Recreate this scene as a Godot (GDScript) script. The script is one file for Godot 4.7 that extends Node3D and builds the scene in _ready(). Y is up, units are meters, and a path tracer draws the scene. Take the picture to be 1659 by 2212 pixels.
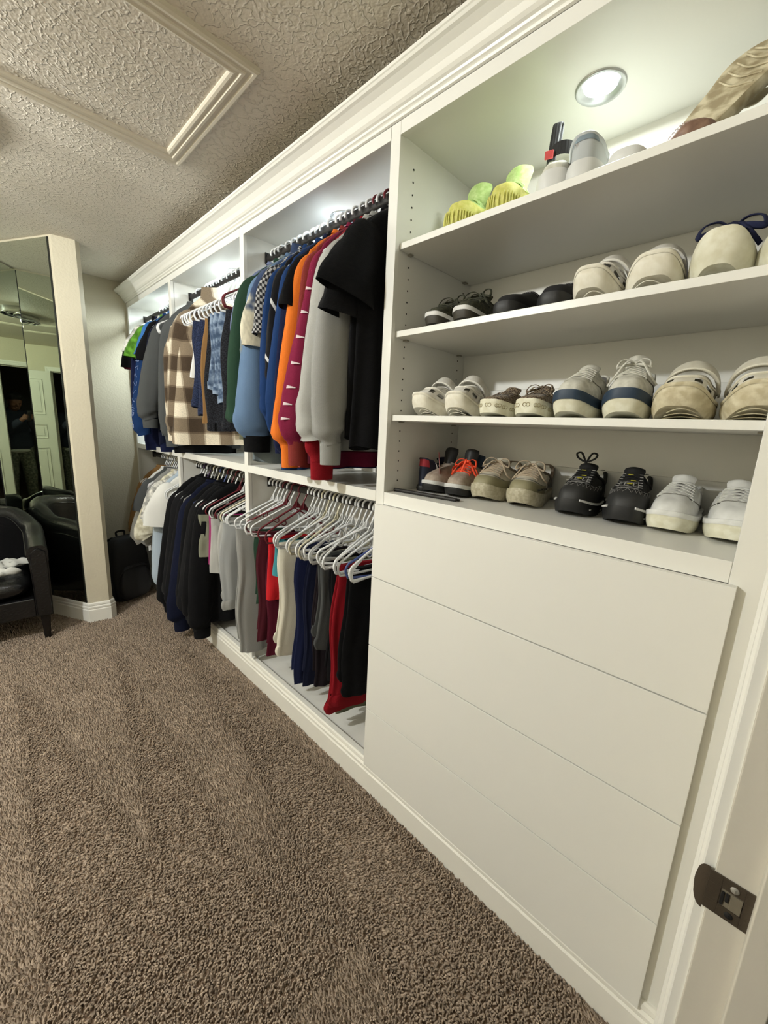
extends Node3D
# A walk-in closet: built-in white cabinets along the right side (face plane x = 0), mirror alcove at the far end, doorway beside the camera.

const ROD_X := 0.12
const ROD_UP := 2.165
const ROD_LOW := 1.104
const FAR_Z := -3.86
const CEIL := 2.41
const DECK := 1.1957
const BACK := 0.41

var rng := RandomNumberGenerator.new()
var mats := {}
var tex := {}
var used := {}


func _ready() -> void:
	rng.seed = 7
	camera_and_lights()
	textures()
	room()
	alcove()
	hatch()
	closet()
	drawers_and_shelves()
	carpet()
	hangers_and_clothes()
	shoes()
	small_things()
	person_at_door()


func camera_and_lights() -> void:
	var cam := Camera3D.new()
	cam.name = "camera"
	cam.position = Vector3(-0.96, 1.4035, 0.0)
	cam.rotation_degrees = Vector3(-11.585, -45.6054, 2.748)
	cam.fov = 103.479
	cam.near = 0.008
	cam.far = 30.0
	add_child(cam)
	cam.current = true
	var env := Environment.new()
	env.background_mode = Environment.BG_COLOR
	env.background_color = Color(0, 0, 0)
	env.ambient_light_source = Environment.AMBIENT_SOURCE_DISABLED
	env.tonemap_mode = Environment.TONE_MAPPER_LINEAR
	env.tonemap_exposure = 2.25
	env.sdfgi_enabled = true
	env.ssao_enabled = true
	env.ssil_enabled = true
	var we := WorldEnvironment.new()
	we.name = "world_environment"
	we.environment = env
	add_child(we)
	# the room's two ceiling lamps (their fittings are built in ceiling_lamp())
	for k in 2:
		var lamp := OmniLight3D.new()
		lamp.name = "ceiling_lamp_light_%03d" % (k + 1)
		lamp.position = [Vector3(-1.06, 2.305, -2.27), Vector3(-2.3, 2.305, -1.75)][k]
		lamp.light_color = Color(0.985, 0.995, 0.985)
		lamp.light_energy = [0.16, 1.75][k]
		lamp.light_size = 0.05
		lamp.omni_range = 9.0
		lamp.omni_attenuation = 2.0
		lamp.shadow_enabled = true
		add_child(lamp)
	# one puck light in the top of each closet bay
	for k in 4:
		var s := AreaLight3D.new()
		s.name = "puck_light_source_%03d" % (k + 1)
		s.position = Vector3(0.205, 2.2225, PUCK_Z[k])
		s.rotation_degrees = Vector3(-90, 0, 0)
		s.area_size = Vector2(0.075, 0.075)
		s.light_color = Color(0.93, 0.985, 1.0) if k > 0 else Color(0.97, 1.0, 0.97)
		s.light_energy = [0.125, 0.23, 0.34, 0.6][k]
		s.area_range = 6.0
		s.area_attenuation = 2.0
		s.shadow_enabled = true
		add_child(s)


const PUCK_Z := [-0.478, -1.445, -2.40, -3.36]


# ------------------------------------------------------------------ mesh helper
class MB:
	var v := PackedVector3Array()
	var n := PackedVector3Array()
	var uv := PackedVector2Array()
	var c := PackedColorArray()
	var ix := PackedInt32Array()
	var tint := Color.WHITE

	func grid(rows: Array, closed := false, flip := false, uscale := 1.0, vscale := 1.0, skip := {}) -> void:
		# rows: equally long PackedVector3Arrays; the normal is (along the row) x (across the rows), flip turns it round
		var base := v.size()
		var m: int = rows[0].size()
		var k := rows.size()
		var w := m + 1 if closed else m
		var nn := PackedVector3Array()
		nn.resize(w * k)
		var vl := 0.0
		for i in k:
			var r: PackedVector3Array = rows[i]
			if i > 0:
				vl += r[0].distance_to(rows[i - 1][0]) * 0.5 + r[m / 2].distance_to(rows[i - 1][m / 2]) * 0.5
			var ul := 0.0
			for j in w:
				if j > 0:
					ul += r[j % m].distance_to(r[j - 1])
				v.append(r[j % m])
				uv.append(Vector2(ul * uscale, vl * vscale))
				c.append(tint)
		for i in k - 1:
			for j in w - 1:
				if skip.has(i * 1000 + j):
					continue
				var a := i * w + j
				var b := a + 1
				var d := a + w
				var e := d + 1
				var pa := v[base + a]
				var f1 := (v[base + b] - pa).cross(v[base + e] - pa)
				var f2 := (v[base + e] - pa).cross(v[base + d] - pa)
				nn[a] += f1 + f2
				nn[b] += f1
				nn[e] += f1 + f2
				nn[d] += f2
				if flip:
					ix.append_array([base + a, base + b, base + e, base + a, base + e, base + d])
				else:
					ix.append_array([base + a, base + e, base + b, base + a, base + d, base + e])
		if closed:
			for i in k:
				var s := nn[i * w] + nn[i * w + m]
				nn[i * w] = s
				nn[i * w + m] = s
		for q in nn:
			var u := q.normalized()
			n.append(-u if flip else u)

	func cap(ring: PackedVector3Array, flip := false) -> void:
		# a fan over a closed ring
		var mid := Vector3.ZERO
		for p in ring:
			mid += p
		mid /= ring.size()
		var nor := Vector3.ZERO
		for j in ring.size():
			nor += (ring[j] - mid).cross(ring[(j + 1) % ring.size()] - mid)
		nor = nor.normalized() * (-1.0 if flip else 1.0)
		var base := v.size()
		v.append(mid)
		n.append(nor)
		uv.append(Vector2(0.5, 0.5))
		c.append(tint)
		for p in ring:
			v.append(p)
			n.append(nor)
			uv.append(Vector2(p.x, p.z))
			c.append(tint)
		for j in ring.size():
			var a := base + 1 + j
			var b := base + 1 + (j + 1) % ring.size()
			if flip:
				ix.append_array([base, a, b])
			else:
				ix.append_array([base, b, a])

	func quad(a: Vector3, b: Vector3, cc: Vector3, d: Vector3) -> void:
		# counter-clockwise seen from the front
		var nor := (b - a).cross(d - a).normalized()
		var base := v.size()
		for p in [a, b, cc, d]:
			v.append(p)
			n.append(nor)
			c.append(tint)
		var l1 := a.distance_to(b)
		var l2 := a.distance_to(d)
		uv.append_array([Vector2(0, 0), Vector2(l1, 0), Vector2(l1, l2), Vector2(0, l2)])
		ix.append_array([base, base + 2, base + 1, base, base + 3, base + 2])

	func box(lo: Vector3, hi: Vector3, bv := 0.002, tr := Transform3D.IDENTITY) -> void:
		# chamfered box: each face keeps its own normal, so the chamfer shades round
		var cen := (lo + hi) * 0.5
		var h := (hi - lo) * 0.5
		bv = minf(bv, minf(h.x, minf(h.y, h.z)) * 0.8)
		var base := v.size()
		var id := {}
		for ax in 3:
			for s in [-1.0, 1.0]:
				for p in [-1.0, 1.0]:
					for q in [-1.0, 1.0]:
						var o := Vector3.ZERO
						var b := (ax + 1) % 3
						var d := (ax + 2) % 3
						o[ax] = s * h[ax]
						o[b] = p * (h[b] - bv)
						o[d] = q * (h[d] - bv)
						var nor := Vector3.ZERO
						nor[ax] = s
						var key := Vector3i(0, 0, 0)
						key[ax] = int(s)
						key[b] = int(p)
						key[d] = int(q)
						id[[ax, key]] = v.size()
						v.append(tr * (cen + o))
						n.append((tr.basis * nor).normalized())
						var pos := cen + o
						uv.append(Vector2(pos[b], pos[d]))
						c.append(tint)
		for ax in 3:
			for s in [-1, 1]:
				var b := (ax + 1) % 3
				var d := (ax + 2) % 3
				var k := []
				for pq in [[-1, -1], [1, -1], [1, 1], [-1, 1]]:
					var key := Vector3i(0, 0, 0)
					key[ax] = s
					key[b] = pq[0]
					key[d] = pq[1]
					k.append(id[[ax, key]])
				tri4(k, base)
		for ax in 3:   # edges run along axis ax
			var b := (ax + 1) % 3
			var d := (ax + 2) % 3
			for sb in [-1, 1]:
				for sd in [-1, 1]:
					var k0 := Vector3i(0, 0, 0)
					k0[b] = sb
					k0[d] = sd
					var k1 := k0
					k0[ax] = -1
					k1[ax] = 1
					tri4([id[[b, k0]], id[[b, k1]], id[[d, k1]], id[[d, k0]]], base)
		for sx in [-1, 1]:
			for sy in [-1, 1]:
				for sz in [-1, 1]:
					var key := Vector3i(sx, sy, sz)
					tri3(id[[0, key]], id[[1, key]], id[[2, key]])

	func tri3(a: int, b: int, d: int) -> void:
		var f := (v[b] - v[a]).cross(v[d] - v[a])
		if f.dot(n[a] + n[b] + n[d]) > 0.0:
			ix.append_array([a, d, b])
		else:
			ix.append_array([a, b, d])

	func tri4(k: Array, _b: int) -> void:
		tri3(k[0], k[1], k[2])
		tri3(k[0], k[2], k[3])

	func tube(path: PackedVector3Array, r, seg := 8, closed := false, flat := 1.0, up := Vector3.ZERO, caps := true) -> void:
		# r: a number or an array of radii; flat: thickness across the reference direction
		var rows := []
		var m := path.size()
		var ref := up
		var last := Vector3.ZERO
		for i in m:
			var a := path[(i - 1 + m) % m] if closed or i > 0 else path[0]
			var b := path[(i + 1) % m] if closed or i < m - 1 else path[m - 1]
			var t := (b - a).normalized()
			if t == Vector3.ZERO:
				t = last if last != Vector3.ZERO else Vector3.UP
			last = t
			if ref == Vector3.ZERO:
				ref = Vector3.RIGHT if absf(t.x) < 0.8 else Vector3.UP
			var s := ref - t * ref.dot(t)
			if s.length() < 0.001:
				s = t.cross(Vector3.RIGHT) if absf(t.x) < 0.9 else t.cross(Vector3.UP)
			s = s.normalized()
			if up == Vector3.ZERO:
				ref = s
			var q := t.cross(s)
			var rr: float = r[i] if r is Array or r is PackedFloat32Array else r
			var row := PackedVector3Array()
			for j in seg:
				var an := TAU * j / seg
				row.append(path[i] + (s * cos(an) + q * sin(an) * flat) * rr)
			rows.append(row)
		if closed:
			rows.append(rows[0])
		grid(rows, true)
		if caps and not closed:
			cap(rows[0], true)
			cap(rows[m - 1])

	func lathe(profile: PackedVector2Array, seg := 24, tr := Transform3D.IDENTITY) -> void:
		# profile: (radius, height), bottom to top, outside seen from the right
		var rows := []
		for p in profile:
			var row := PackedVector3Array()
			for j in seg:
				var an := -TAU * j / seg
				row.append(tr * Vector3(cos(an) * p.x, p.y, sin(an) * p.x))
			rows.append(row)
		grid(rows, true)

	func sweep(prof: PackedVector2Array, a: Vector3, b: Vector3, out: Vector3, up: Vector3, ends := true) -> void:
		# a moulding: profile points (out, up) drawn from a to b
		for i in prof.size() - 1:
			var o0 := out * prof[i].x + up * prof[i].y
			var o1 := out * prof[i + 1].x + up * prof[i + 1].y
			quad(a + o0, b + o0, b + o1, a + o1)
		if ends:
			var r0 := PackedVector3Array()
			var r1 := PackedVector3Array()
			for p in prof:
				r0.append(a + out * p.x + up * p.y)
				r1.append(b + out * p.x + up * p.y)
			cap(r0)
			cap(r1, true)

	func mesh() -> ArrayMesh:
		var arr := []
		arr.resize(Mesh.ARRAY_MAX)
		arr[Mesh.ARRAY_VERTEX] = v
		arr[Mesh.ARRAY_NORMAL] = n
		arr[Mesh.ARRAY_TEX_UV] = uv
		arr[Mesh.ARRAY_COLOR] = c
		arr[Mesh.ARRAY_INDEX] = ix
		var am := ArrayMesh.new()
		am.add_surface_from_arrays(Mesh.PRIMITIVE_TRIANGLES, arr)
		return am


func obj(called: String, m: MB, material: Material, parent: Node = null) -> MeshInstance3D:
	var o := MeshInstance3D.new()
	o.name = called if parent else numbered(called)
	o.mesh = m.mesh() if m.v.size() else null
	o.material_override = material
	(parent if parent else self).add_child(o, true)
	return o


func numbered(called: String) -> String:
	var k: int = used.get(called, 0)
	used[called] = k + 1
	return called if k == 0 else "%s_%03d" % [called, k]


func tag(o: Node, label: String, category := "", group := "") -> Node:
	o.set_meta("label", label)
	if category:
		o.set_meta("category", category)
	if group:
		o.set_meta("group", group)
	return o


func thing(called: String, label: String, category: String, at := Vector3.ZERO, turn := 0.0, group := "") -> Node3D:
	var o := Node3D.new()
	o.name = numbered(called)
	add_child(o)
	o.position = at
	o.rotation.y = turn
	tag(o, label, category, group)
	return o


func struct(called: String, m: MB, material: Material, parent: Node = null) -> MeshInstance3D:
	var o := obj(called, m, material, parent)
	if not parent:
		o.set_meta("kind", "structure")
	return o


func dup(src: Node3D, at: Vector3, turn: float, label: String, group := "") -> Node3D:
	var base := String(src.name)
	var cut := base.rfind("_")
	if cut > 0 and base.substr(cut + 1).is_valid_int():
		base = base.substr(0, cut)
	var r: Node3D = src.duplicate()
	r.name = numbered(base)
	add_child(r)
	r.position = at
	r.rotation.y = turn
	r.set_meta("label", label)
	if group:
		r.set_meta("group", group)
	return r


# ------------------------------------------------------------------ materials
func noise(freq: float, sd: int, octaves := 3, kind := FastNoiseLite.TYPE_SIMPLEX) -> FastNoiseLite:
	var f := FastNoiseLite.new()
	f.seed = sd
	f.noise_type = kind
	f.frequency = freq
	f.fractal_octaves = octaves
	return f


func textures() -> void:
	# knockdown plaster: flattened ridges
	var size := 1024
	var src := noise(0.013, 11, 3).get_seamless_image(size, size, false, false, 0.12, true)
	var fine := noise(0.05, 12, 2).get_seamless_image(size, size, false, false, 0.12, true)
	var a := src.get_data()
	var b := fine.get_data()
	var o := PackedByteArray()
	o.resize(size * size)
	for i in size * size:
		var r := 1.0 - absf(a[i] / 127.5 - 1.0) * 5.0      # thin ridges where the noise crosses its middle
		r = clampf(r * 1.6 + (b[i] - 128) * 0.004, 0.0, 1.0)
		o[i] = int(255.0 * (0.75 * r + 0.25 * b[i] / 255.0))
	tex.knock = ImageTexture.create_from_image(Image.create_from_data(size, size, false, Image.FORMAT_L8, o))
	tex.fine = nt(0.09, 5, 256)
	tex.soft = nt(0.02, 6, 256)
	# woven cloth: crossed threads
	var w := PackedByteArray()
	w.resize(128 * 128)
	for y in 128:
		for x in 128:
			var s := sin(x * TAU / 8.0) * sin(y * TAU / 8.0 + (PI if (x / 8) % 2 else 0.0))
			w[y * 128 + x] = int(128.0 + 90.0 * s + rng.randf_range(-30, 30))
	tex.weave = ImageTexture.create_from_image(Image.create_from_data(128, 128, false, Image.FORMAT_L8, w))
	# rib knit: vertical ridges
	var rb := PackedByteArray()
	rb.resize(64 * 64)
	for y in 64:
		for x in 64:
			rb[y * 64 + x] = int(128.0 + 120.0 * sin(x * TAU / 16.0))
	tex.rib = ImageTexture.create_from_image(Image.create_from_data(64, 64, false, Image.FORMAT_L8, rb))


func nt(freq: float, sd: int, size: int) -> ImageTexture:
	return ImageTexture.create_from_image(noise(freq, sd, 3).get_seamless_image(size, size, false, false, 0.15, true))


func grain(lo: Color, hi: Color, freq: float, sd: int, size := 256, octaves := 4) -> ImageTexture:
	# a mottled colour between two tones
	var im := noise(freq, sd, octaves).get_seamless_image(size, size, false, false, 0.15, true)
	var d := im.get_data()
	var o := PackedByteArray()
	o.resize(size * size * 3)
	for i in size * size:
		var t := clampf((d[i] / 255.0 - 0.25) * 2.0, 0.0, 1.0)
		o[i * 3] = int(255.0 * lerpf(lo.r, hi.r, t))
		o[i * 3 + 1] = int(255.0 * lerpf(lo.g, hi.g, t))
		o[i * 3 + 2] = int(255.0 * lerpf(lo.b, hi.b, t))
	return ImageTexture.create_from_image(Image.create_from_data(size, size, false, Image.FORMAT_RGB8, o))


func mat(key: String, color: Color, rough := 0.6, bump := "", scale := 1.0, depth := 0.1) -> StandardMaterial3D:
	if mats.has(key):
		return mats[key]
	var m := StandardMaterial3D.new()
	m.resource_name = key
	m.albedo_color = color
	m.roughness = rough
	if bump:
		m.heightmap_enabled = true
		m.heightmap_texture = tex[bump]
		m.heightmap_scale = depth
		m.uv1_triplanar = true
		m.uv1_scale = Vector3.ONE * scale
	mats[key] = m
	return m


func cloth(key: String, color: Color, texture: Texture2D = null, bump := "weave", scale := 18.0) -> StandardMaterial3D:
	# cloth keeps its own coordinates (metres along and around), so prints follow the garment
	if mats.has(key):
		return mats[key]
	var m := StandardMaterial3D.new()
	m.resource_name = key
	m.albedo_color = color
	m.albedo_texture = texture
	m.roughness = 0.92
	m.metallic_specular = 0.25
	m.cull_mode = BaseMaterial3D.CULL_DISABLED
	m.vertex_color_use_as_albedo = true
	m.rim_enabled = true
	m.rim = 0.25
	m.rim_tint = 0.6
	m.uv1_scale = Vector3(scale, scale, 1) if not texture else Vector3.ONE
	if not texture and bump:
		m.heightmap_enabled = true
		m.heightmap_texture = tex[bump]
		m.heightmap_scale = 0.08
	mats[key] = m
	return m


func rgb(r: int, g: int, b: int) -> Color:
	return Color8(r, g, b)


func P(list: Array) -> PackedVector3Array:
	var o := PackedVector3Array()
	for q in list:
		o.append(Vector3(q[0], q[1], q[2]))
	return o


func smooth(list: PackedVector3Array, per := 6, closed := false) -> PackedVector3Array:
	# Catmull-Rom through the points
	var o := PackedVector3Array()
	var m := list.size()
	for i in (m if closed else m - 1):
		var p1 := list[i]
		var p2 := list[(i + 1) % m]
		var p0 := list[(i - 1 + m) % m] if closed or i > 0 else p1 * 2.0 - p2
		var p3 := list[(i + 2) % m] if closed or i < m - 2 else p2 * 2.0 - p1
		for k in per:
			var t := float(k) / per
			o.append(0.5 * (2.0 * p1 + (p2 - p0) * t + (2.0 * p0 - 5.0 * p1 + 4.0 * p2 - p3) * t * t + (3.0 * p1 - p0 - 3.0 * p2 + p3) * t * t * t))
	if not closed:
		o.append(list[m - 1])
	return o


func at(knots: Array, t: float) -> float:
	# piecewise-linear through [t, value] pairs, eased
	if t <= knots[0][0]:
		return knots[0][1]
	for i in knots.size() - 1:
		if t <= knots[i + 1][0]:
			var u: float = (t - knots[i][0]) / (knots[i + 1][0] - knots[i][0])
			return lerpf(knots[i][1], knots[i + 1][1], u * u * (3.0 - 2.0 * u))
	return knots[-1][1]


# ------------------------------------------------------------------ the room
func base_profile(h: float, t: float) -> PackedVector2Array:
	# baseboard: flat board, two steps and a rounded top; (out, up)
	return PackedVector2Array([Vector2(t, 0), Vector2(t, h * 0.64), Vector2(t * 0.72, h * 0.68), Vector2(t * 0.92, h * 0.72), Vector2(t * 0.92, h * 0.79), Vector2(t * 0.55, h * 0.84), Vector2(t * 0.72, h * 0.88), Vector2(t * 0.6, h * 0.96), Vector2(t * 0.3, h), Vector2(0, h)])


func room() -> void:
	var wall_m := mat("wall_paint", rgb(203, 195, 173), 0.75, "fine", 2.2, 0.12)
	var ceil_m := mat("ceiling_knockdown", rgb(222, 214, 200), 0.72, "knock", 1.3, 0.3)
	var trim_m := mat("white_trim", rgb(230, 228, 220), 0.38)
	var floor_m := mat("carpet_backing", rgb(120, 100, 82), 0.95)
	var b := MB.new()
	b.box(Vector3(-3.2, -0.12, -4.1), Vector3(0.56, 0.0, 0.02), 0.001)
	b.box(Vector3(-3.3, -0.12, 0.02), Vector3(1.4, 0.0, 3.1), 0.001)
	struct("floor", b, floor_m)
	b = MB.new()
	b.box(Vector3(-3.2, CEIL, -4.1), Vector3(0.56, CEIL + 0.12, 0.07), 0.001)
	struct("ceiling", b, ceil_m)
	b = MB.new()
	b.box(Vector3(BACK + 0.03, 0, -4.1), Vector3(BACK + 0.15, CEIL, 0.13), 0.001)
	struct("wall_right", b, wall_m)
	b = MB.new()
	b.box(Vector3(-3.2, 0, -4.1), Vector3(-3.08, CEIL, 0.13), 0.001)
	struct("wall_left", b, wall_m)
	# far wall: the piece beside the closet, and the one closing the alcove behind the mirrors
	b = MB.new()
	b.box(Vector3(-0.6, 0, FAR_Z - 0.12), Vector3(0.56, CEIL, FAR_Z), 0.001)
	b.box(Vector3(-3.2, 0, FAR_Z - 0.12), Vector3(-0.6, CEIL, FAR_Z - 0.02), 0.001)
	struct("wall_far", b, wall_m)
	# door wall with its opening (x -1.22 .. -0.36, 2.04 high)
	b = MB.new()
	b.box(Vector3(-3.2, 0, 0.025), Vector3(-1.235, CEIL, 0.135), 0.001)
	b.box(Vector3(-0.345, 0, 0.025), Vector3(0.56, CEIL, 0.135), 0.001)
	b.box(Vector3(-1.235, 2.055, 0.025), Vector3(-0.345, CEIL, 0.135), 0.001)
	struct("wall_door", b, wall_m)
	# jambs with their stops
	b = MB.new()
	b.box(Vector3(-0.36, 0, 0.025), Vector3(-0.345, 2.055, 0.135), 0.0015)
	b.box(Vector3(-0.372, 0, 0.064), Vector3(-0.36, 2.04, 0.1), 0.003)
	b.box(Vector3(-1.235, 0, 0.025), Vector3(-1.22, 2.055, 0.135), 0.0015)
	b.box(Vector3(-1.22, 0, 0.064), Vector3(-1.208, 2.04, 0.1), 0.003)
	b.box(Vector3(-1.22, 2.04, 0.025), Vector3(-0.36, 2.055, 0.135), 0.0015)
	b.box(Vector3(-1.208, 2.028, 0.064), Vector3(-0.372, 2.04, 0.1), 0.003)
	struct("trim_1", b, mat("jamb_paint", rgb(206, 200, 186), 0.5, "soft", 6.0, 0.03))
	# casing round the opening, on the closet side: stepped profile (out of the wall, across)
	var pr := PackedVector2Array([Vector2(0, 0), Vector2(0.011, 0), Vector2(0.013, 0.006), Vector2(0.012, 0.014), Vector2(0.016, 0.018), Vector2(0.0165, 0.034), Vector2(0.02, 0.039), Vector2(0.02, 0.055), Vector2(0.017, 0.06), Vector2(0, 0.06)])
	b = MB.new()
	b.sweep(pr, Vector3(-0.355, 0, 0.025), Vector3(-0.355, 2.105, 0.025), Vector3(0, 0, -1), Vector3(1, 0, 0))
	b.sweep(pr, Vector3(-1.225, 2.105, 0.025), Vector3(-1.225, 0, 0.025), Vector3(0, 0, -1), Vector3(-1, 0, 0))
	b.sweep(pr, Vector3(-1.285, 2.045, 0.025), Vector3(-0.295, 2.045, 0.025), Vector3(0, 0, -1), Vector3(0, 1, 0))
	struct("trim_2", b, trim_m)
	# baseboards along the far wall, the left wall and the door wall
	b = MB.new()
	b.sweep(base_profile(0.135, 0.016), Vector3(0.0, 0, FAR_Z), Vector3(-0.36, 0, FAR_Z), Vector3(0, 0, 1), Vector3.UP)
	struct("baseboard_far", b, trim_m)
	b = MB.new()
	b.sweep(base_profile(0.135, 0.016), Vector3(-3.08, 0, -3.0), Vector3(-3.08, 0, 0.025), Vector3(1, 0, 0), Vector3.UP)
	struct("baseboard_left", b, trim_m)
	b = MB.new()
	b.sweep(base_profile(0.135, 0.016), Vector3(-3.08, 0, 0.025), Vector3(-1.29, 0, 0.025), Vector3(0, 0, -1), Vector3.UP)
	b.sweep(base_profile(0.135, 0.016), Vector3(-0.292, 0, 0.025), Vector3(0.0, 0, 0.025), Vector3(0, 0, -1), Vector3.UP)
	struct("baseboard_door", b, trim_m)
	# unlit bedroom on the other side of the doorway
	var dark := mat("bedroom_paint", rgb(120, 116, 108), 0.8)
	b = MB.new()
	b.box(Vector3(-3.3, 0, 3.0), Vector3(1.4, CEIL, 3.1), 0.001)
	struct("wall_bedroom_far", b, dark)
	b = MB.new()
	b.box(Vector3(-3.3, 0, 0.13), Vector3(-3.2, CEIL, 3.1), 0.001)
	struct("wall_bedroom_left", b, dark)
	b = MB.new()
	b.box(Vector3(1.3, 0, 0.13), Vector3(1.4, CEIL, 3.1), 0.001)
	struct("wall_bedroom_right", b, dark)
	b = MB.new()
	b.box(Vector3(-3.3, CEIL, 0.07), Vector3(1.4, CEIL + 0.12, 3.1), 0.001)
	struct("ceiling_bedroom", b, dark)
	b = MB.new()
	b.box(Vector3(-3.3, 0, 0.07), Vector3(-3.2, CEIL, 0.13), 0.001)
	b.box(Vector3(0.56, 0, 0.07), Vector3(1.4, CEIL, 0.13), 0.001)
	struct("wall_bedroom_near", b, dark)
	door_leaf()
	strike_plate()
	ceiling_lamp()


func door_leaf() -> void:
	# the door stands open into the closet, out of frame on the left; the mirrors show it
	var m := mat("door_paint", rgb(226, 224, 214), 0.42)
	var d := Node3D.new()
	d.name = "door_1"
	d.set_meta("kind", "structure")
	add_child(d)
	d.position = Vector3(-1.222, 0, -0.03)
	d.rotation_degrees.y = 78.0
	var b := MB.new()
	b.box(Vector3(-0.034, 0.012, -0.845), Vector3(0.0, 2.03, 0.0), 0.002)
	obj("leaf", b, m, d)
	for s in [[0.0, 1.0], [-0.034, -1.0]]:
		for p in [[0.22, 0.86, -0.39, -0.11], [0.22, 0.86, -0.735, -0.455], [1.02, 1.22, -0.39, -0.11], [1.02, 1.22, -0.735, -0.455], [1.38, 1.9, -0.39, -0.11], [1.38, 1.9, -0.735, -0.455]]:
			b = MB.new()
			var x: float = s[0]
			var t := PackedVector3Array([Vector3(x, p[0], p[2]), Vector3(x, p[0], p[3]), Vector3(x, p[1], p[3]), Vector3(x, p[1], p[2])])
			b.tube(t, 0.009, 6, true)
			b.box(Vector3(minf(x, x + 0.006 * s[1]), p[0] + 0.035, p[2] + 0.035), Vector3(maxf(x, x + 0.006 * s[1]), p[1] - 0.035, p[3] - 0.035), 0.005)
			obj("door_panel", b, m, d)
	b = MB.new()
	var pr := PackedVector2Array([Vector2(0.001, 0), Vector2(0.028, 0.002), Vector2(0.03, 0.008), Vector2(0.012, 0.014), Vector2(0.012, 0.036), Vector2(0.027, 0.045), Vector2(0.027, 0.06), Vector2(0.001, 0.066)])
	b.lathe(pr, 20, Transform3D(Basis(Vector3(0, 0, 1), -PI / 2), Vector3(0, 0.93, -0.785)))
	b.lathe(pr, 20, Transform3D(Basis(Vector3(0, 0, 1), PI / 2), Vector3(-0.034, 0.93, -0.785)))
	obj("door_knob", b, mat("nickel", rgb(150, 140, 125), 0.3), d)
	mats.nickel.metallic = 1.0


func strike_plate() -> void:
	var m := mat("bronze_plate", rgb(88, 78, 66), 0.45, "fine", 30.0, 0.02)
	m.metallic = 0.55
	var t := thing("strike_plate", "dark bronze strike plate with rounded lip screwed to the door jamb", "strike plate", Vector3(-0.361, 0.852, 0.0))
	var b := MB.new()
	# plate seen along -x: outline in (z, y) with a square latch hole
	var zs := [0.021, 0.034, 0.056, 0.066]
	var ys := [-0.0285, -0.0125, 0.0125, 0.0285]
	for i in 3:
		for j in 3:
			if i == 1 and j == 1:
				continue
			b.box(Vector3(-0.002, ys[j], zs[i]), Vector3(0.0, ys[j + 1], zs[i + 1]), 0.0003)
	# the lip bends round the edge of the jamb towards the room
	var rows := []
	for k in 9:
		var u := k / 8.0
		var z := lerpf(0.021, 0.0085, u)
		var hh := 0.0285 * sqrt(maxf(0.0, 1.0 - pow(u, 2.6))) + 0.004
		var row := PackedVector3Array()
		var x := -0.002 + 0.006 * u * u
		for q in 9:
			row.append(Vector3(x, lerpf(hh, -hh, q / 8.0), z))
		rows.append(row)
	b.grid(rows)
	obj("plate", b, m, t)
	b = MB.new()
	b.box(Vector3(-0.0005, -0.0125, 0.034), Vector3(0.0009, 0.0125, 0.056), 0.0002)
	b.box(Vector3(-0.0022, -0.0118, 0.044), Vector3(-0.0004, 0.011, 0.0555), 0.003)
	obj("latch_pocket", b, mat("pocket_metal", rgb(120, 112, 96), 0.35), t)
	b = MB.new()
	b.box(Vector3(-0.0024, -0.011, 0.035), Vector3(-0.0005, 0.009, 0.0385), 0.001)
	b.box(Vector3(-0.0024, -0.004, 0.0395), Vector3(-0.0005, 0.009, 0.043), 0.001)
	obj("latch_hole", b, mat("hole_dark", rgb(14, 12, 10), 0.8), t)
	for y in [0.0195, -0.0195]:
		b = MB.new()
		b.lathe(PackedVector2Array([Vector2(0.0045, 0), Vector2(0.0042, 0.0012), Vector2(0.002, 0.002), Vector2(0.0005, 0.002)]), 14, Transform3D(Basis(Vector3(0, 0, 1), PI / 2), Vector3(-0.0018, y, 0.046)))
		b.box(Vector3(-0.0043, y - 0.0024, 0.0454), Vector3(-0.0036, y + 0.0024, 0.0466), 0.0001)
		obj("screw", b, mat("screw_steel", rgb(150, 146, 136), 0.35) if y > 0 else mat("hole_dark", rgb(14, 12, 10), 0.8), t)


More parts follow.
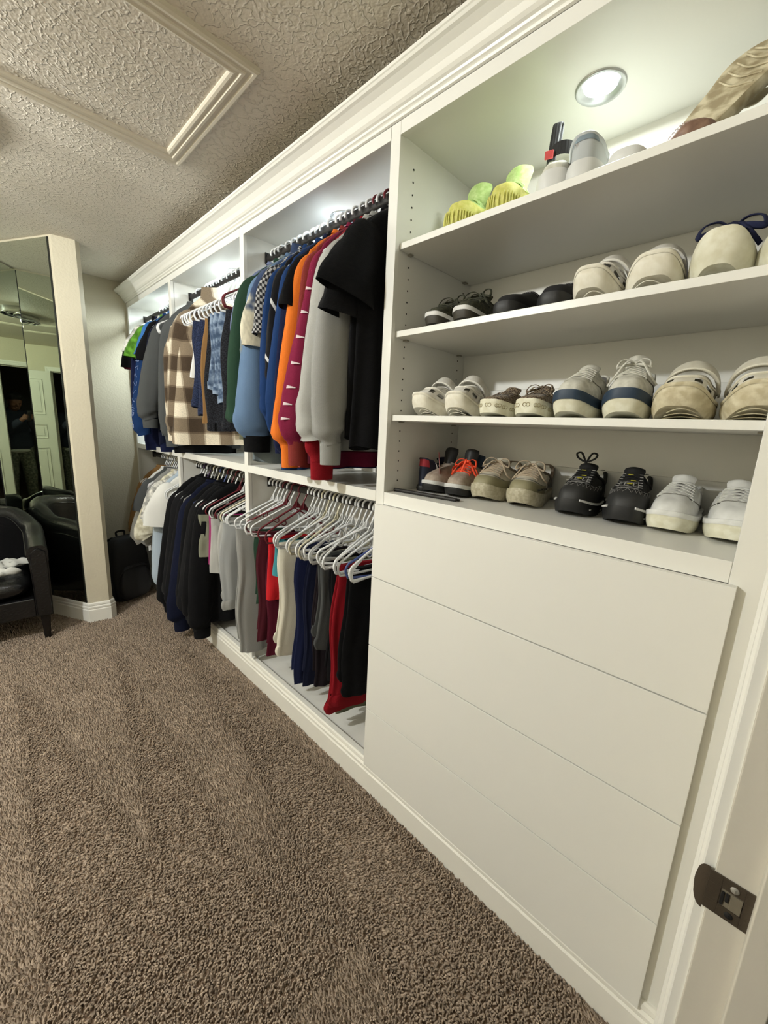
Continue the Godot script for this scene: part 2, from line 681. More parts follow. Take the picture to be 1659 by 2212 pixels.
func ceiling_lamp() -> void:
	# flush fitting, outside the frame; the mirrors show it
	var t := thing("ceiling_lamp", "round flush ceiling lamp with chrome rings reflected in the mirrors", "lamp", Vector3(-1.06, CEIL, -2.27))
	var chrome := mat("chrome", rgb(215, 215, 215), 0.12)
	chrome.metallic = 1.0
	var b := MB.new()
	b.lathe(PackedVector2Array([Vector2(0.001, -0.03), Vector2(0.12, -0.03), Vector2(0.155, -0.012), Vector2(0.16, 0.0)]), 40)
	obj("ceiling_plate", b, chrome, t)
	# drum that shades the ceiling round the fitting
	b = MB.new()
	b.lathe(PackedVector2Array([Vector2(0.195, -0.001), Vector2(0.195, -0.052), Vector2(0.2, -0.054), Vector2(0.205, -0.052), Vector2(0.205, -0.001)]), 48)
	obj("drum", b, chrome, t)
	for r in [[0.205, -0.05], [0.15, -0.05], [0.1, -0.052]]:
		b = MB.new()
		var ring := PackedVector3Array()
		for k in 40:
			ring.append(Vector3(cos(TAU * k / 40) * r[0], r[1], sin(TAU * k / 40) * r[0]))
		b.tube(ring, 0.006, 8, true)
		obj("ring", b, chrome, t)
	for k in 3:
		b = MB.new()
		var an := TAU * k / 3
		b.tube(PackedVector3Array([Vector3(cos(an) * 0.1, -0.05, sin(an) * 0.1), Vector3(cos(an) * 0.2, -0.058, sin(an) * 0.2)]), 0.004, 6)
		obj("bracket", b, chrome, t)
	b = MB.new()
	b.lathe(PackedVector2Array([Vector2(0.0005, -0.135), Vector2(0.03, -0.132), Vector2(0.05, -0.121), Vector2(0.058, -0.105), Vector2(0.052, -0.087), Vector2(0.03, -0.077), Vector2(0.0005, -0.075)]), 32)
	var glow := mat("lamp_glass_glow", rgb(255, 248, 232), 0.4)
	glow.emission_enabled = true
	glow.emission = Color(1.0, 0.965, 0.885)
	glow.emission_energy_multiplier = 3.0
	obj("bulb_globe", b, glow, t)
	dup(t, Vector3(-2.3, CEIL, -1.75), 0.4, "second round flush ceiling lamp, out of frame on the left of the room")


func alcove() -> void:
	# half-hexagon of three tall mirrors at the far end; the right one leans into view
	var wall_m: Material = mats.wall_paint
	var trim_m: Material = mats.white_trim
	var mirror := mat("mirror_glass", rgb(219, 225, 214), 0.0)
	mirror.metallic = 1.0
	var edge := mat("mirror_edge", rgb(16, 18, 16), 0.4)
	var an := deg_to_rad(ALCOVE_DEG)
	var a0 := Vector3(-0.514, 0, -3.222)       # corner of the pillar
	var dir := Vector3(-sin(an), 0, -cos(an))
	var nor := Vector3(-cos(an), 0, sin(an))   # into the alcove
	var back_z := FAR_Z + 0.01
	var len := (back_z - a0.z) / dir.z
	var p1 := a0 + dir * len
	var p2 := Vector3(2.0 * ALCOVE_MID - p1.x, 0, p1.z)
	var d0 := p2 + Vector3(-sin(an), 0, cos(an)) * 0.86
	# pillars: right one between alcove and closet, its mirror image on the left
	var b := MB.new()
	var hexr := PackedVector3Array([a0, Vector3(-0.404, 0, -3.205), Vector3(-0.379, 0, -3.228), Vector3(-0.372, 0, FAR_Z), p1 - nor * 0.0])
	prism(b, hexr, 0.0, CEIL)
	struct("pillar_right", b, wall_m)
	b = MB.new()
	var hexl := PackedVector3Array([d0, p2, Vector3(p2.x, 0, FAR_Z), Vector3(-3.08, 0, FAR_Z), Vector3(-3.08, 0, d0.z)])
	prism(b, hexl, 0.0, CEIL)
	struct("pillar_left", b, wall_m)
	# baseboards follow the pillar and the mirrors
	b = MB.new()
	var pr := base_profile(0.138, 0.016)
	base_run(b, pr, PackedVector3Array([Vector3(-0.372, 0, -3.6), Vector3(-0.379, 0, -3.228), Vector3(-0.404, 0, -3.205), a0, p1, p2, d0, Vector3(-3.08, 0, d0.z)]))
	struct("baseboard_alcove", b, trim_m)
	# mirrors: 6 mm sheets standing on the baseboard
	var names := ["in the right panel of the far alcove, nearest the pillar", "across the back of the far alcove behind the armchair", "in the left panel of the far alcove, opposite the pillar"]
	var pts := [[a0 + dir * 0.022, p1], [p1, p2], [p2, d0 + Vector3(0, 0, 0)]]
	for k in 3:
		var u: Vector3 = (pts[k][1] - pts[k][0])
		var l := u.length()
		u = u.normalized()
		var n2 := u.cross(Vector3.UP) * -1.0
		if n2.dot(Vector3(ALCOVE_MID, 0, -3.2) - pts[k][0]) < 0:
			n2 = -n2
		var tr := Transform3D(Basis(u, Vector3.UP, u.cross(Vector3.UP)), pts[k][0])
		var zs := 1.0 if u.cross(Vector3.UP).dot(n2) > 0 else -1.0
		var o := thing("wall_mirror", "tall frameless mirror sheet " + names[k], "mirror")
		b = MB.new()
		b.box(Vector3(0.002, 0.14, minf(0.0006, 0.006 * zs)), Vector3(l - 0.002, CEIL - 0.012, maxf(0.0006 * zs, 0.006 * zs)), 0.0005, tr)
		obj("glass", b, mirror, o)
		b = MB.new()
		b.box(Vector3(-0.002, 0.14, minf(0.0, 0.0064 * zs)), Vector3(0.007, CEIL - 0.012, maxf(0.0, 0.0064 * zs)), 0.0003, tr)
		b.box(Vector3(l - 0.007, 0.14, minf(0.0, 0.0064 * zs)), Vector3(l, CEIL - 0.012, maxf(0.0, 0.0064 * zs)), 0.0003, tr)
		obj("edge", b, edge, o)


const ALCOVE_DEG := 27.2
const ALCOVE_MID := -1.04


func prism(b: MB, ring: PackedVector3Array, y0: float, y1: float) -> void:
	var area := 0.0
	for i in ring.size():
		var p := ring[i]
		var q := ring[(i + 1) % ring.size()]
		area += p.x * q.z - q.x * p.z
	var r := ring.duplicate()
	if area > 0:
		r.reverse()
	for i in r.size():
		var p: Vector3 = r[i]
		var q: Vector3 = r[(i + 1) % r.size()]
		b.quad(Vector3(p.x, y0, p.z), Vector3(q.x, y0, q.z), Vector3(q.x, y1, q.z), Vector3(p.x, y1, p.z))
	var top := PackedVector3Array()
	for p in r:
		top.append(Vector3(p.x, y1, p.z))
	b.cap(top)


func base_run(b: MB, pr: PackedVector2Array, path: PackedVector3Array) -> void:
	# mitred baseboard: the room lies to the left of the path as seen from above
	var m := path.size()
	var off := PackedVector3Array()
	for i in m:
		var d0: Vector3 = (path[i] - path[maxi(i - 1, 0)]).normalized() if i > 0 else (path[1] - path[0]).normalized()
		var d1: Vector3 = (path[mini(i + 1, m - 1)] - path[i]).normalized() if i < m - 1 else d0
		var n0 := Vector3.UP.cross(d0)
		var n1 := Vector3.UP.cross(d1)
		var s := (n0 + n1).normalized()
		off.append(s / maxf(0.35, s.dot(n0)))
	for i in m - 1:
		for k in pr.size() - 1:
			var p0 := path[i] + off[i] * pr[k].x + Vector3.UP * pr[k].y
			var p1 := path[i + 1] + off[i + 1] * pr[k].x + Vector3.UP * pr[k].y
			var p2 := path[i + 1] + off[i + 1] * pr[k + 1].x + Vector3.UP * pr[k + 1].y
			var p3 := path[i] + off[i] * pr[k + 1].x + Vector3.UP * pr[k + 1].y
			b.quad(p0, p1, p2, p3)


func hatch() -> void:
	var t := thing("attic_hatch", "rectangular attic access panel framed with white moulding in the ceiling", "attic hatch", Vector3(0, CEIL, 0))
	var b := MB.new()
	b.box(Vector3(-1.57, -0.004, -1.875), Vector3(-0.3, 0.004, -1.335), 0.001)
	obj("hatch_panel", b, mats.ceiling_knockdown, t)
	var trim_m := mat("hatch_trim", rgb(214, 206, 188), 0.5)
	var x0 := -1.63
	var x1 := -0.252
	var z0 := -1.938
	var z1 := -1.281
	var w := 0.066
	# fluted moulding, (down, across)
	var pr := PackedVector2Array([Vector2(0, 0), Vector2(0.012, 0), Vector2(0.017, 0.006), Vector2(0.016, 0.014), Vector2(0.0125, 0.018), Vector2(0.0125, 0.028), Vector2(0.0165, 0.031), Vector2(0.0165, 0.039), Vector2(0.0125, 0.042), Vector2(0.0125, 0.05), Vector2(0.015, 0.055), Vector2(0.013, 0.062), Vector2(0.009, w), Vector2(0, w)])
	for s in [[Vector3(x1, 0, z1), Vector3(x1, 0, z0), Vector3(-1, 0, 0)], [Vector3(x0, 0, z0), Vector3(x0, 0, z1), Vector3(1, 0, 0)], [Vector3(x1, 0, z0), Vector3(x0, 0, z0), Vector3(0, 0, 1)], [Vector3(x0, 0, z1), Vector3(x1, 0, z1), Vector3(0, 0, -1)]]:
		b = MB.new()
		# mitred ends: the inner edge is shorter
		var dirv: Vector3 = (s[1] - s[0]).normalized()
		for i in pr.size() - 1:
			var a0: Vector3 = s[0] + s[2] * pr[i].y + dirv * pr[i].y + Vector3.DOWN * pr[i].x
			var a1: Vector3 = s[1] + s[2] * pr[i].y - dirv * pr[i].y + Vector3.DOWN * pr[i].x
			var b1: Vector3 = s[1] + s[2] * pr[i + 1].y - dirv * pr[i + 1].y + Vector3.DOWN * pr[i + 1].x
			var b0: Vector3 = s[0] + s[2] * pr[i + 1].y + dirv * pr[i + 1].y + Vector3.DOWN * pr[i + 1].x
			b.quad(a1, a0, b0, b1)
		obj("moulding", b, trim_m, t)


func carpet() -> void:
	# cut pile: every tuft a small leaning blade; vacuum strokes leave bands that lean different ways
	var b := MB.new()
	var rows := []
	for k in 4:
		var u := k / 3.0
		var row := PackedVector3Array()
		for j in 4:
			var an := TAU * j / 4 + u * 0.8
			var r := lerpf(0.0036, 0.0022, u)
			row.append(Vector3(cos(an) * r + 0.004 * u * u, 0.0125 * u, sin(an) * r))
		rows.append(row)
	b.grid(rows, true, true)
	b.cap(rows[3], true)
	var pile := mat("carpet_pile", Color.WHITE, 0.95)
	pile.vertex_color_use_as_albedo = true
	pile.metallic_specular = 0.0
	var mesh := b.mesh()
	var r := RandomNumberGenerator.new()
	r.seed = 3
	var nz := noise(0.9, 21, 3)
	var nf := noise(7.0, 22, 2)
	var xs := []
	var z := -3.84
	while z < 0.12:
		var x := -3.06
		# out of the camera's reach the pile stays coarse
		while x < -0.017:
			var px := x + r.randf_range(-0.004, 0.004)
			var pz := z + r.randf_range(-0.004, 0.004)
			var seen := px > -1.2 and pz < -0.02
			var step := (0.006 if pz > -2.2 else 0.0072) if seen else 0.016
			x += step
			if pz < -3.2 and px > -0.52 and px < -0.37:
				continue
			xs.append([px, pz, seen])
		z += (0.006 if z > -2.2 else 0.0072) if z < -0.02 else 0.014
	var mm := MultiMesh.new()
	mm.transform_format = MultiMesh.TRANSFORM_3D
	mm.use_colors = true
	mm.mesh = mesh
	mm.instance_count = xs.size()
	var c0 := rgb(160, 144, 128).srgb_to_linear()
	for i in xs.size():
		var p: Array = xs[i]
		# strokes run along z: wedge-shaped bands
		var band := stroke(p[0], p[1])
		var lean := 0.95 * band + 0.28 * nz.get_noise_2d(p[0] * 3.0, p[1] * 3.0)
		var basis := Basis(Vector3.UP, r.randf() * TAU) * Basis.IDENTITY
		basis = Basis(Vector3(1, 0, 0), lean + r.randf_range(-0.35, 0.35)) * Basis(Vector3(0, 0, 1), r.randf_range(-0.4, 0.4)) * basis
		var s := r.randf_range(0.8, 1.25) * (1.0 if p[2] else 2.0)
		basis = basis.scaled(Vector3(s, r.randf_range(0.8, 1.15), s))
		mm.set_instance_transform(i, Transform3D(basis, Vector3(p[0], -0.002, p[1])))
		var k := 1.0 + 0.22 * nf.get_noise_2d(p[0] * 4.0, p[1] * 4.0) + r.randf_range(-0.16, 0.16)
		mm.set_instance_color(i, Color(c0.r * k, c0.g * k, c0.b * k))
	var o := MultiMeshInstance3D.new()
	o.name = "carpet"
	o.multimesh = mm
	o.material_override = pile
	add_child(o)
	tag(o, "beige brown cut pile carpet with vacuum stripes over the whole floor", "carpet")
	o.set_meta("kind", "stuff")


func stroke(x: float, z: float) -> float:
	# leaning of the pile, +1 towards the camera, -1 away: alternating strokes fanning out from the doorway
	var best := -1.0
	for q in [[-0.93, -2.65, -0.97, -0.68, -1.10], [-0.49, -2.65, -0.71, -0.50, -1.02], [-0.18, -2.5, -0.34, -0.05, -0.6]]:
		var u: float = (z - q[1]) / (q[4] - q[1])
		if u <= 0.0 or u > 1.25:
			continue
		var lo := lerpf(q[0], q[2], u)
		var hi := lerpf(q[0], q[3], u)
		var d := minf(x - lo, hi - x)
		best = maxf(best, clampf(d * 40.0, -1.0, 1.0) * (1.0 - smoothstep(0.9, 1.25, u) * 2.0 * 0.5))
	return best


# ------------------------------------------------------------------ built-in closet
const STILE := [[-3.8592, -3.8208], [-2.9059, -2.8666], [-1.9459, -1.9075], [-0.9848, -0.9456], [-0.0387, 0.0]]


func rod_part(parent: Node3D, y: float, z0: float, z1: float) -> void:
	var dark := mat("rod_bronze", rgb(30, 27, 25), 0.55)
	dark.metallic = 0.2
	var b := MB.new()
	# oval bar
	b.tube(PackedVector3Array([Vector3(ROD_X, y, z0), Vector3(ROD_X, y, z1)]), 0.0165, 14, false, 0.55, Vector3.UP)
	obj("clothes_rod", b, dark, parent)
	for e in [[z0, 1.0], [z1, -1.0]]:
		b = MB.new()
		b.box(Vector3(ROD_X - 0.014, y - 0.024, minf(e[0], e[0] + 0.006 * e[1])), Vector3(ROD_X + 0.014, y + 0.026, maxf(e[0], e[0] + 0.006 * e[1])), 0.003)
		obj("rod_flange", b, dark, parent)


func closet() -> void:
	var w := mat("white_laminate", rgb(228, 227, 221), 0.36)
	w.metallic_specular = 0.5
	# crown: cove and steps, (out into the room, up) from the face at y 2.266
	var crown := PackedVector2Array([Vector2(0.0, 0.0), Vector2(0.007, 0.001), Vector2(0.0085, 0.006), Vector2(0.005, 0.010), Vector2(0.012, 0.014), Vector2(0.014, 0.019), Vector2(0.020, 0.022), Vector2(0.026, 0.028), Vector2(0.033, 0.040), Vector2(0.045, 0.054), Vector2(0.060, 0.063), Vector2(0.068, 0.066), Vector2(0.072, 0.071), Vector2(0.075, 0.073), Vector2(0.075, 0.081), Vector2(0.0, 0.081)])
	var b := MB.new()
	b.sweep(crown, Vector3(0, 2.266, 0.024), Vector3(0, 2.266, FAR_Z), Vector3(-1, 0, 0), Vector3.UP)
	struct("trim_3", b, mats.white_trim)
	b = MB.new()
	b.sweep(base_profile(0.1363, 0.016), Vector3(0.0, 0, 0.024), Vector3(0.0, 0, FAR_Z), Vector3(-1, 0, 0), Vector3.UP)
	struct("baseboard_closet", b, mats.white_trim)
	var where := ["at the far end beside the wall", "second from the far wall", "beside the shoe shelves", "with shoe shelves above four drawers"]
	for k in 4:
		var z0: float = STILE[k][0]
		var z1: float = STILE[k + 1][0]
		var zi: float = STILE[k][1]
		var t := thing("closet_unit" if k < 3 else "shoe_cabinet", ("white hanging closet bay " + where[k]) if k < 3 else "white built-in shoe cabinet " + where[k], "closet" if k < 3 else "cabinet")
		b = MB.new()
		b.box(Vector3(0.0, 0.13, z0 + (0.0005 if k > 0 else 0.001)), Vector3(0.019, 2.266, zi), 0.0015)     # face stile
		obj("stile", b, w, t)
		b = MB.new()
		b.box(Vector3(0.019, 0.0, z0 + 0.001), Vector3(BACK, 2.266, zi - 0.003), 0.0008)
		obj("side_panel", b, w, t)
		if k == 3:
			b = MB.new()
			b.box(Vector3(0.0, 0.13, z1), Vector3(0.019, 2.266, 0.0245), 0.0015)
			obj("stile", b, w, t)
			b = MB.new()
			b.box(Vector3(0.019, 0.0, z1 + 0.003), Vector3(BACK, 2.266, 0.0245), 0.0008)
			obj("side_panel", b, w, t)
		b = MB.new()
		b.box(Vector3(BACK, 0.0, z0), Vector3(BACK + 0.029, 2.35, 0.024 if k == 3 else z1), 0.0005)
		obj("back_panel", b, w, t)
		b = MB.new()
		b.box(Vector3(0.0, 2.2301, zi), Vector3(0.019, 2.266, z1), 0.0012)
		obj("header_rail", b, w, t)
		# top with a round hole for the puck light
		b = MB.new()
		plate_with_hole(b, 0.0, BACK, zi - 0.003, z1 + 0.003, 2.2365, 2.262, Vector2(0.205, PUCK_Z[3 - k]), 0.054)
		obj("top_panel", b, w, t)
		b = MB.new()
		b.box(Vector3(0.0, 2.3, z0), Vector3(BACK, 2.34, 0.024 if k == 3 else z1), 0.001)
		obj("dust_cover", b, w, t)
		if k < 3:
			b = MB.new()
			b.box(Vector3(0.0, 1.1582, zi), Vector3(BACK, DECK, z1 + (0.003 if k < 2 else 0.0)), 0.0015)
			obj("fixed_shelf", b, w, t)
			b = MB.new()
			b.box(Vector3(0.019, 0.095, zi - 0.003), Vector3(BACK, 0.119, z1 + 0.003), 0.0015)
			obj("bottom_panel", b, w, t)
			b = MB.new()
			b.box(Vector3(0.0, 0.03, zi), Vector3(0.019, 0.1363, z1), 0.0015)
			obj("toe_rail", b, w, t)
			rod_part(t, ROD_UP, zi - 0.003, z1)
			rod_part(t, ROD_LOW, zi - 0.003, z1)
		else:
			shoe_parts(t, w)
	pucks()


func plate_with_hole(b: MB, x0: float, x1: float, z0: float, z1: float, y0: float, y1: float, cen: Vector2, r: float) -> void:
	var seg := 32
	var inner := PackedVector3Array()
	var outer := PackedVector3Array()
	for j in seg:
		var an := TAU * j / seg
		var d := Vector2(cos(an), sin(an))
		inner.append(Vector3(cen.x + d.x * r, y0, cen.y + d.y * r))
		# to the rectangle's border
		var tx := ((x1 if d.x > 0 else x0) - cen.x) / d.x if absf(d.x) > 1e-5 else 1e9
		var tz := ((z1 if d.y > 0 else z0) - cen.y) / d.y if absf(d.y) > 1e-5 else 1e9
		var tt := minf(tx, tz)
		outer.append(Vector3(cen.x + d.x * tt, y0, cen.y + d.y * tt))
	# true corners
	for cx in [x0, x1]:
		for cz in [z0, z1]:
			var best := 0
			for j in seg:
				if outer[j].distance_to(Vector3(cx, y0, cz)) < outer[best].distance_to(Vector3(cx, y0, cz)):
					best = j
			outer[best] = Vector3(cx, y0, cz)
	var up := PackedVector3Array()
	for p in inner:
		up.append(p + Vector3.UP * (y1 - y0))
	for j in seg:
		var k := (j + 1) % seg
		b.quad(inner[j], inner[k], outer[k], outer[j])
		b.quad(inner[k], inner[j], up[j], up[k])
	b.quad(Vector3(x0, y1, z0), Vector3(x0, y1, z1), Vector3(x1, y1, z1), Vector3(x1, y1, z0))


func pucks() -> void:
	var ring_m := mat("puck_rim", rgb(176, 178, 178), 0.3)
	ring_m.metallic = 0.7
	var glow := mat("puck_light_glow", rgb(255, 255, 255), 0.5)
	glow.emission_enabled = true
	glow.emission = Color(0.95, 0.99, 1.0)
	glow.emission_energy_multiplier = 4.0
	var where := ["above the shoe shelves", "above the sweatshirts beside the shoe cabinet", "above the jeans and plaid jacket", "in the far bay above the green tee"]
	for k in 4:
		var t := thing("puck_light", "round recessed puck light " + where[k], "light", Vector3(0.205, 2.2365, PUCK_Z[k]))
		var b := MB.new()
		# dished rim set into the hole
		b.lathe(PackedVector2Array([Vector2(0.038, 0.004), Vector2(0.046, -0.002), Vector2(0.053, -0.006), Vector2(0.056, -0.003), Vector2(0.0565, 0.0)]), 36)
		obj("rim", b, ring_m, t)
		b = MB.new()
		b.lathe(PackedVector2Array([Vector2(0.0005, 0.001), Vector2(0.02, 0.0015), Vector2(0.0385, 0.004), Vector2(0.0385, 0.02), Vector2(0.0005, 0.021)]), 32)
		obj("light_disc", b, glow, t)


func drawers_and_shelves() -> void:
	pass


func shoe_parts(t: Node3D, w: Material) -> void:
	var z0 := -0.9486
	var z1 := -0.0357
	var b := MB.new()
	b.box(Vector3(0.0, 1.153, -0.9456), Vector3(BACK, DECK, -0.0387), 0.0015)
	obj("fixed_shelf", b, w, t)
	for y in [1.9385, 1.6885, 1.4316]:
		b = MB.new()
		b.box(Vector3(0.0195, y, z0 + 0.001), Vector3(BACK - 0.002, y + 0.0182, z1), 0.0012)
		obj("adjustable_shelf", b, w, t)
		# pegs under each end
		for zz in [z0 + 0.006, z1 - 0.006]:
			for x in [0.066, 0.366]:
				b = MB.new()
				b.box(Vector3(x - 0.008, y - 0.005, zz - 0.007), Vector3(x + 0.008, y - 0.0005, zz + 0.007), 0.001)
				obj("shelf_peg", b, mat("peg_clear", rgb(150, 146, 132), 0.3), t)
	# ledge of the back panel behind each shelf
	for y in [1.205, 1.455, 1.71]:
		b = MB.new()
		b.box(Vector3(BACK - 0.012, y, z0 + 0.002), Vector3(BACK, y + 0.105, z1 - 0.002), 0.002)
		obj("back_rail", b, w, t)
	# flat dark discs paint in the shade of the peg holes, both side panels
	b = MB.new()
	var hole := PackedVector2Array([Vector2(0.0028, 0.0004), Vector2(0.0002, 0.00045)])
	for x in [0.066, 0.366]:
		var y := 1.232
		while y < 2.2:
			b.lathe(hole, 8, Transform3D(Basis(Vector3(1, 0, 0), PI / 2), Vector3(x, y, z0 + 0.0007)))
			b.lathe(hole, 8, Transform3D(Basis(Vector3(1, 0, 0), -PI / 2), Vector3(x, y, z1 - 0.0007)))
			y += 0.0335
	var holes := obj("peg_hole_discs", b, mat("hole_dark", rgb(14, 12, 10), 0.8), t)
	holes.set_meta("kind", "stuff")
	# four overlay drawers with thin shadow gaps
	var ys := [1.1532, 0.8928, 0.6302, 0.3663, 0.1140]
	var dm := mat("drawer_laminate", rgb(225, 224, 218), 0.42)
	for k in 4:
		b = MB.new()
		b.box(Vector3(-0.018, ys[k + 1] + 0.0013, -0.9697), Vector3(-0.0005, ys[k] - (0.0013 if k > 0 else 0.0002), -0.0246), 0.0012)
		b.box(Vector3(0.0, ys[k + 1] + 0.03, -0.93), Vector3(0.38, ys[k] - 0.05, -0.055), 0.001)
		obj("drawer", b, dm, t)
	b = MB.new()
	b.box(Vector3(0.0, 0.05, -0.9456), Vector3(0.0185, 0.14, -0.0387), 0.001)
	obj("toe_rail", b, w, t)


# ------------------------------------------------------------------ hangers and clothes
var hanger_of := {}
const ORD := ["first", "second", "third", "fourth", "fifth", "sixth", "seventh", "eighth", "ninth", "tenth", "eleventh", "twelfth", "thirteenth", "fourteenth", "fifteenth", "sixteenth", "seventeenth", "eighteenth", "nineteenth", "twentieth", "twenty-first", "twenty-second", "twenty-third", "twenty-fourth", "twenty-fifth", "twenty-sixth", "twenty-seventh", "twenty-eighth"]


func in_words(of: String) -> String:
	# "hanger inside the ..." with the first words of what it carries
	var w := of.split(" ")
	return "hanger carrying the " + " ".join(w.slice(0, 12)).rstrip(",")


func hanger(kind: String, z: float, low: bool, turn: float, label: String, group: String, tilt := 0.0) -> Node3D:
	var pos := Vector3(ROD_X, ROD_LOW if low else ROD_UP, z)
	var o: Node3D
	if not hanger_of.has(kind):
		o = make_hanger(kind, label, group)
		hanger_of[kind] = o
		o.position = pos
		o.rotation.y = turn
	else:
		o = dup(hanger_of[kind], pos, turn, label, group)
	o.rotation.z = tilt
	return o


func make_hanger(kind: String, label: String, group: String) -> Node3D:
	var cols := {"white": rgb(222, 224, 226), "maroon": rgb(96, 22, 34), "blue": rgb(58, 74, 128), "grey": rgb(122, 122, 120), "purple": rgb(66, 44, 84), "cream": rgb(212, 206, 182)}
	var m := mat("hanger_" + kind, cols[kind], 0.32)
	var t := thing("clothes_hanger", label, "hanger", Vector3.ZERO, 0.0, group)
	var b := MB.new()
	var pts := []
	for k in 10:
		var an := deg_to_rad(lerpf(200, -10, k / 9.0))
		pts.append([cos(an) * 0.0225, sin(an) * 0.0225, 0])
	pts.append_array([[0.0195, -0.02, 0], [0.008, -0.045, 0], [0.001, -0.062, 0], [0, -0.09, 0]])
	b.tube(smooth(P(pts), 2), 0.0046, 7)
	obj("hook", b, m, t)
	b = MB.new()
	var f := [[0, -0.09, 0], [-0.03, -0.101, 0], [-0.11, -0.138, 0], [-0.185, -0.175, 0], [-0.207, -0.188, 0], [-0.216, -0.209, 0], [-0.207, -0.23, 0], [-0.185, -0.238, 0], [0, -0.238, 0]]
	for k in f.size():
		f[k][0] *= 0.88
	for k in range(7, 0, -1):
		f.append([-f[k][0], f[k][1], 0])
	b.tube(smooth(P(f), 3, true), 0.0047, 7, true)
	obj("frame", b, m, t)
	b = MB.new()
	b.tint = Color.WHITE
	for s in [1.0, -1.0]:
		b.quad(Vector3(-0.024 * s, -0.097, 0.0016 * s), Vector3(0.024 * s, -0.097, 0.0016 * s), Vector3(0.004 * s, -0.062, 0.0016 * s), Vector3(-0.004 * s, -0.062, 0.0016 * s))
	for s in [-1.0, 1.0]:
		b.quad(Vector3(0.024 * s, -0.097, 0.0016), Vector3(0.024 * s, -0.097, -0.0016), Vector3(0.004 * s, -0.062, -0.0016), Vector3(0.004 * s, -0.062, 0.0016))
	obj("neck_web", b, m, t)
	for s in [-1.0, 1.0]:
		b = MB.new()
		b.tube(smooth(P([[0.092 * s, -0.136, 0], [0.089 * s, -0.154, 0], [0.099 * s, -0.161, 0], [0.111 * s, -0.154, 0]]), 4), 0.0026, 6)
		obj("strap_hook", b, m, t)
	return t


func folds(phi: float, y: float, ph: float, amp: float) -> float:
	return amp * (0.5 * sin(5.0 * phi + ph + y * 2.0) + 0.32 * sin(9.0 * phi - ph * 1.7 + y * 5.0) + 0.25 * sin(3.0 * phi + ph * 2.3 - y * 9.0))


func body(s: Dictionary, ph: float) -> MB:
	# trunk of a top on its hanger: slices from the neck to the hem
	var b := MB.new()
	var L: float = s.L
	var w: float = s.get("w", 0.195)
	var th: float = s.get("th", 0.026)
	var rows := []
	var ys := [-0.076, -0.086, -0.098, -0.115, -0.135, -0.152, -0.168, -0.20, -0.24, -0.30, -0.36]
	var y: float = -0.42
	while y > -L + 0.03:
		ys.append(y)
		y -= 0.06
	ys.append_array([-L + 0.02, -L + 0.004, -L])
	var nk: float = s.get("neck", 0.075)
	for yy in ys:
		var hw := at([[0.0, nk], [0.076, nk], [0.098, nk + 0.028], [0.125, 0.138], [0.155, 0.163], [0.19, 0.185], [0.24, lerpf(0.20, w, 0.5)], [0.4, w * 0.98], [L, w]], -yy)
		var d := clampf((-yy - 0.12) / maxf(0.1, L - 0.12), 0.0, 1.0)
		var tt := at([[0.0, 0.02], [0.09, 0.024], [0.16, 0.016], [0.25, th * 0.85], [0.5, th], [L, th * 1.1]], -yy)
		var row := PackedVector3Array()
		var n := 40
		for j in n:
			var a := TAU * j / n
			var cx := cos(a)
			var sx := signf(cx) * pow(absf(cx), 0.72)
			var sz := signf(sin(a)) * pow(absf(sin(a)), 0.85)
			var f := folds(a, yy, ph, s.get("fold", 0.75) * d * (1.0 if yy < -0.25 else 0.4))
			row.append(Vector3(sx * hw * (1.0 + 0.05 * f), yy + (0.008 * sin(a * 3.0 + ph) * d if yy <= -L + 0.025 else 0.0), sz * tt * (1.0 + f) + 0.012 * d * sin(sx * 7.0 + ph) * (0.5 + d)))
		rows.append(row)
	b.grid(rows, true)
	return b


func sleeve_path(s: Dictionary, side: float, ph: float) -> PackedVector3Array:
	var e: float = s.get("se", 0.86)
	var out: float = s.get("out", 0.10) * 0.62
	if side > 0:
		out = minf(-0.02 if s.get("short", false) else 0.0, out)
	var dz: float = s.get("dz", 0.0) if side < 0 else 0.0
	var x0 := 0.108
	var pts := []
	if s.get("short", false):
		pts = [[x0, -0.18, 0], [0.15, -0.215, 0.0], [0.18 + out * 0.4, -lerpf(0.22, e, 0.5), dz * 0.5], [0.185 + out * 0.8, -e, dz]]
	else:
		pts = [[x0, -0.185, 0], [0.148, -0.22, 0.002], [0.172, -0.30, 0.004 + dz * 0.12], [0.184 + out * 0.3, -lerpf(0.27, e, 0.35), dz * 0.45], [0.19 + out * 0.72, -lerpf(0.27, e, 0.68), dz * 0.85], [0.19 + out, -lerpf(0.27, e, 0.88), dz * 0.95], [0.18 + out * 0.92, -e, dz]]
	for p in pts:
		p[0] *= side
	return smooth(P(pts), 5)


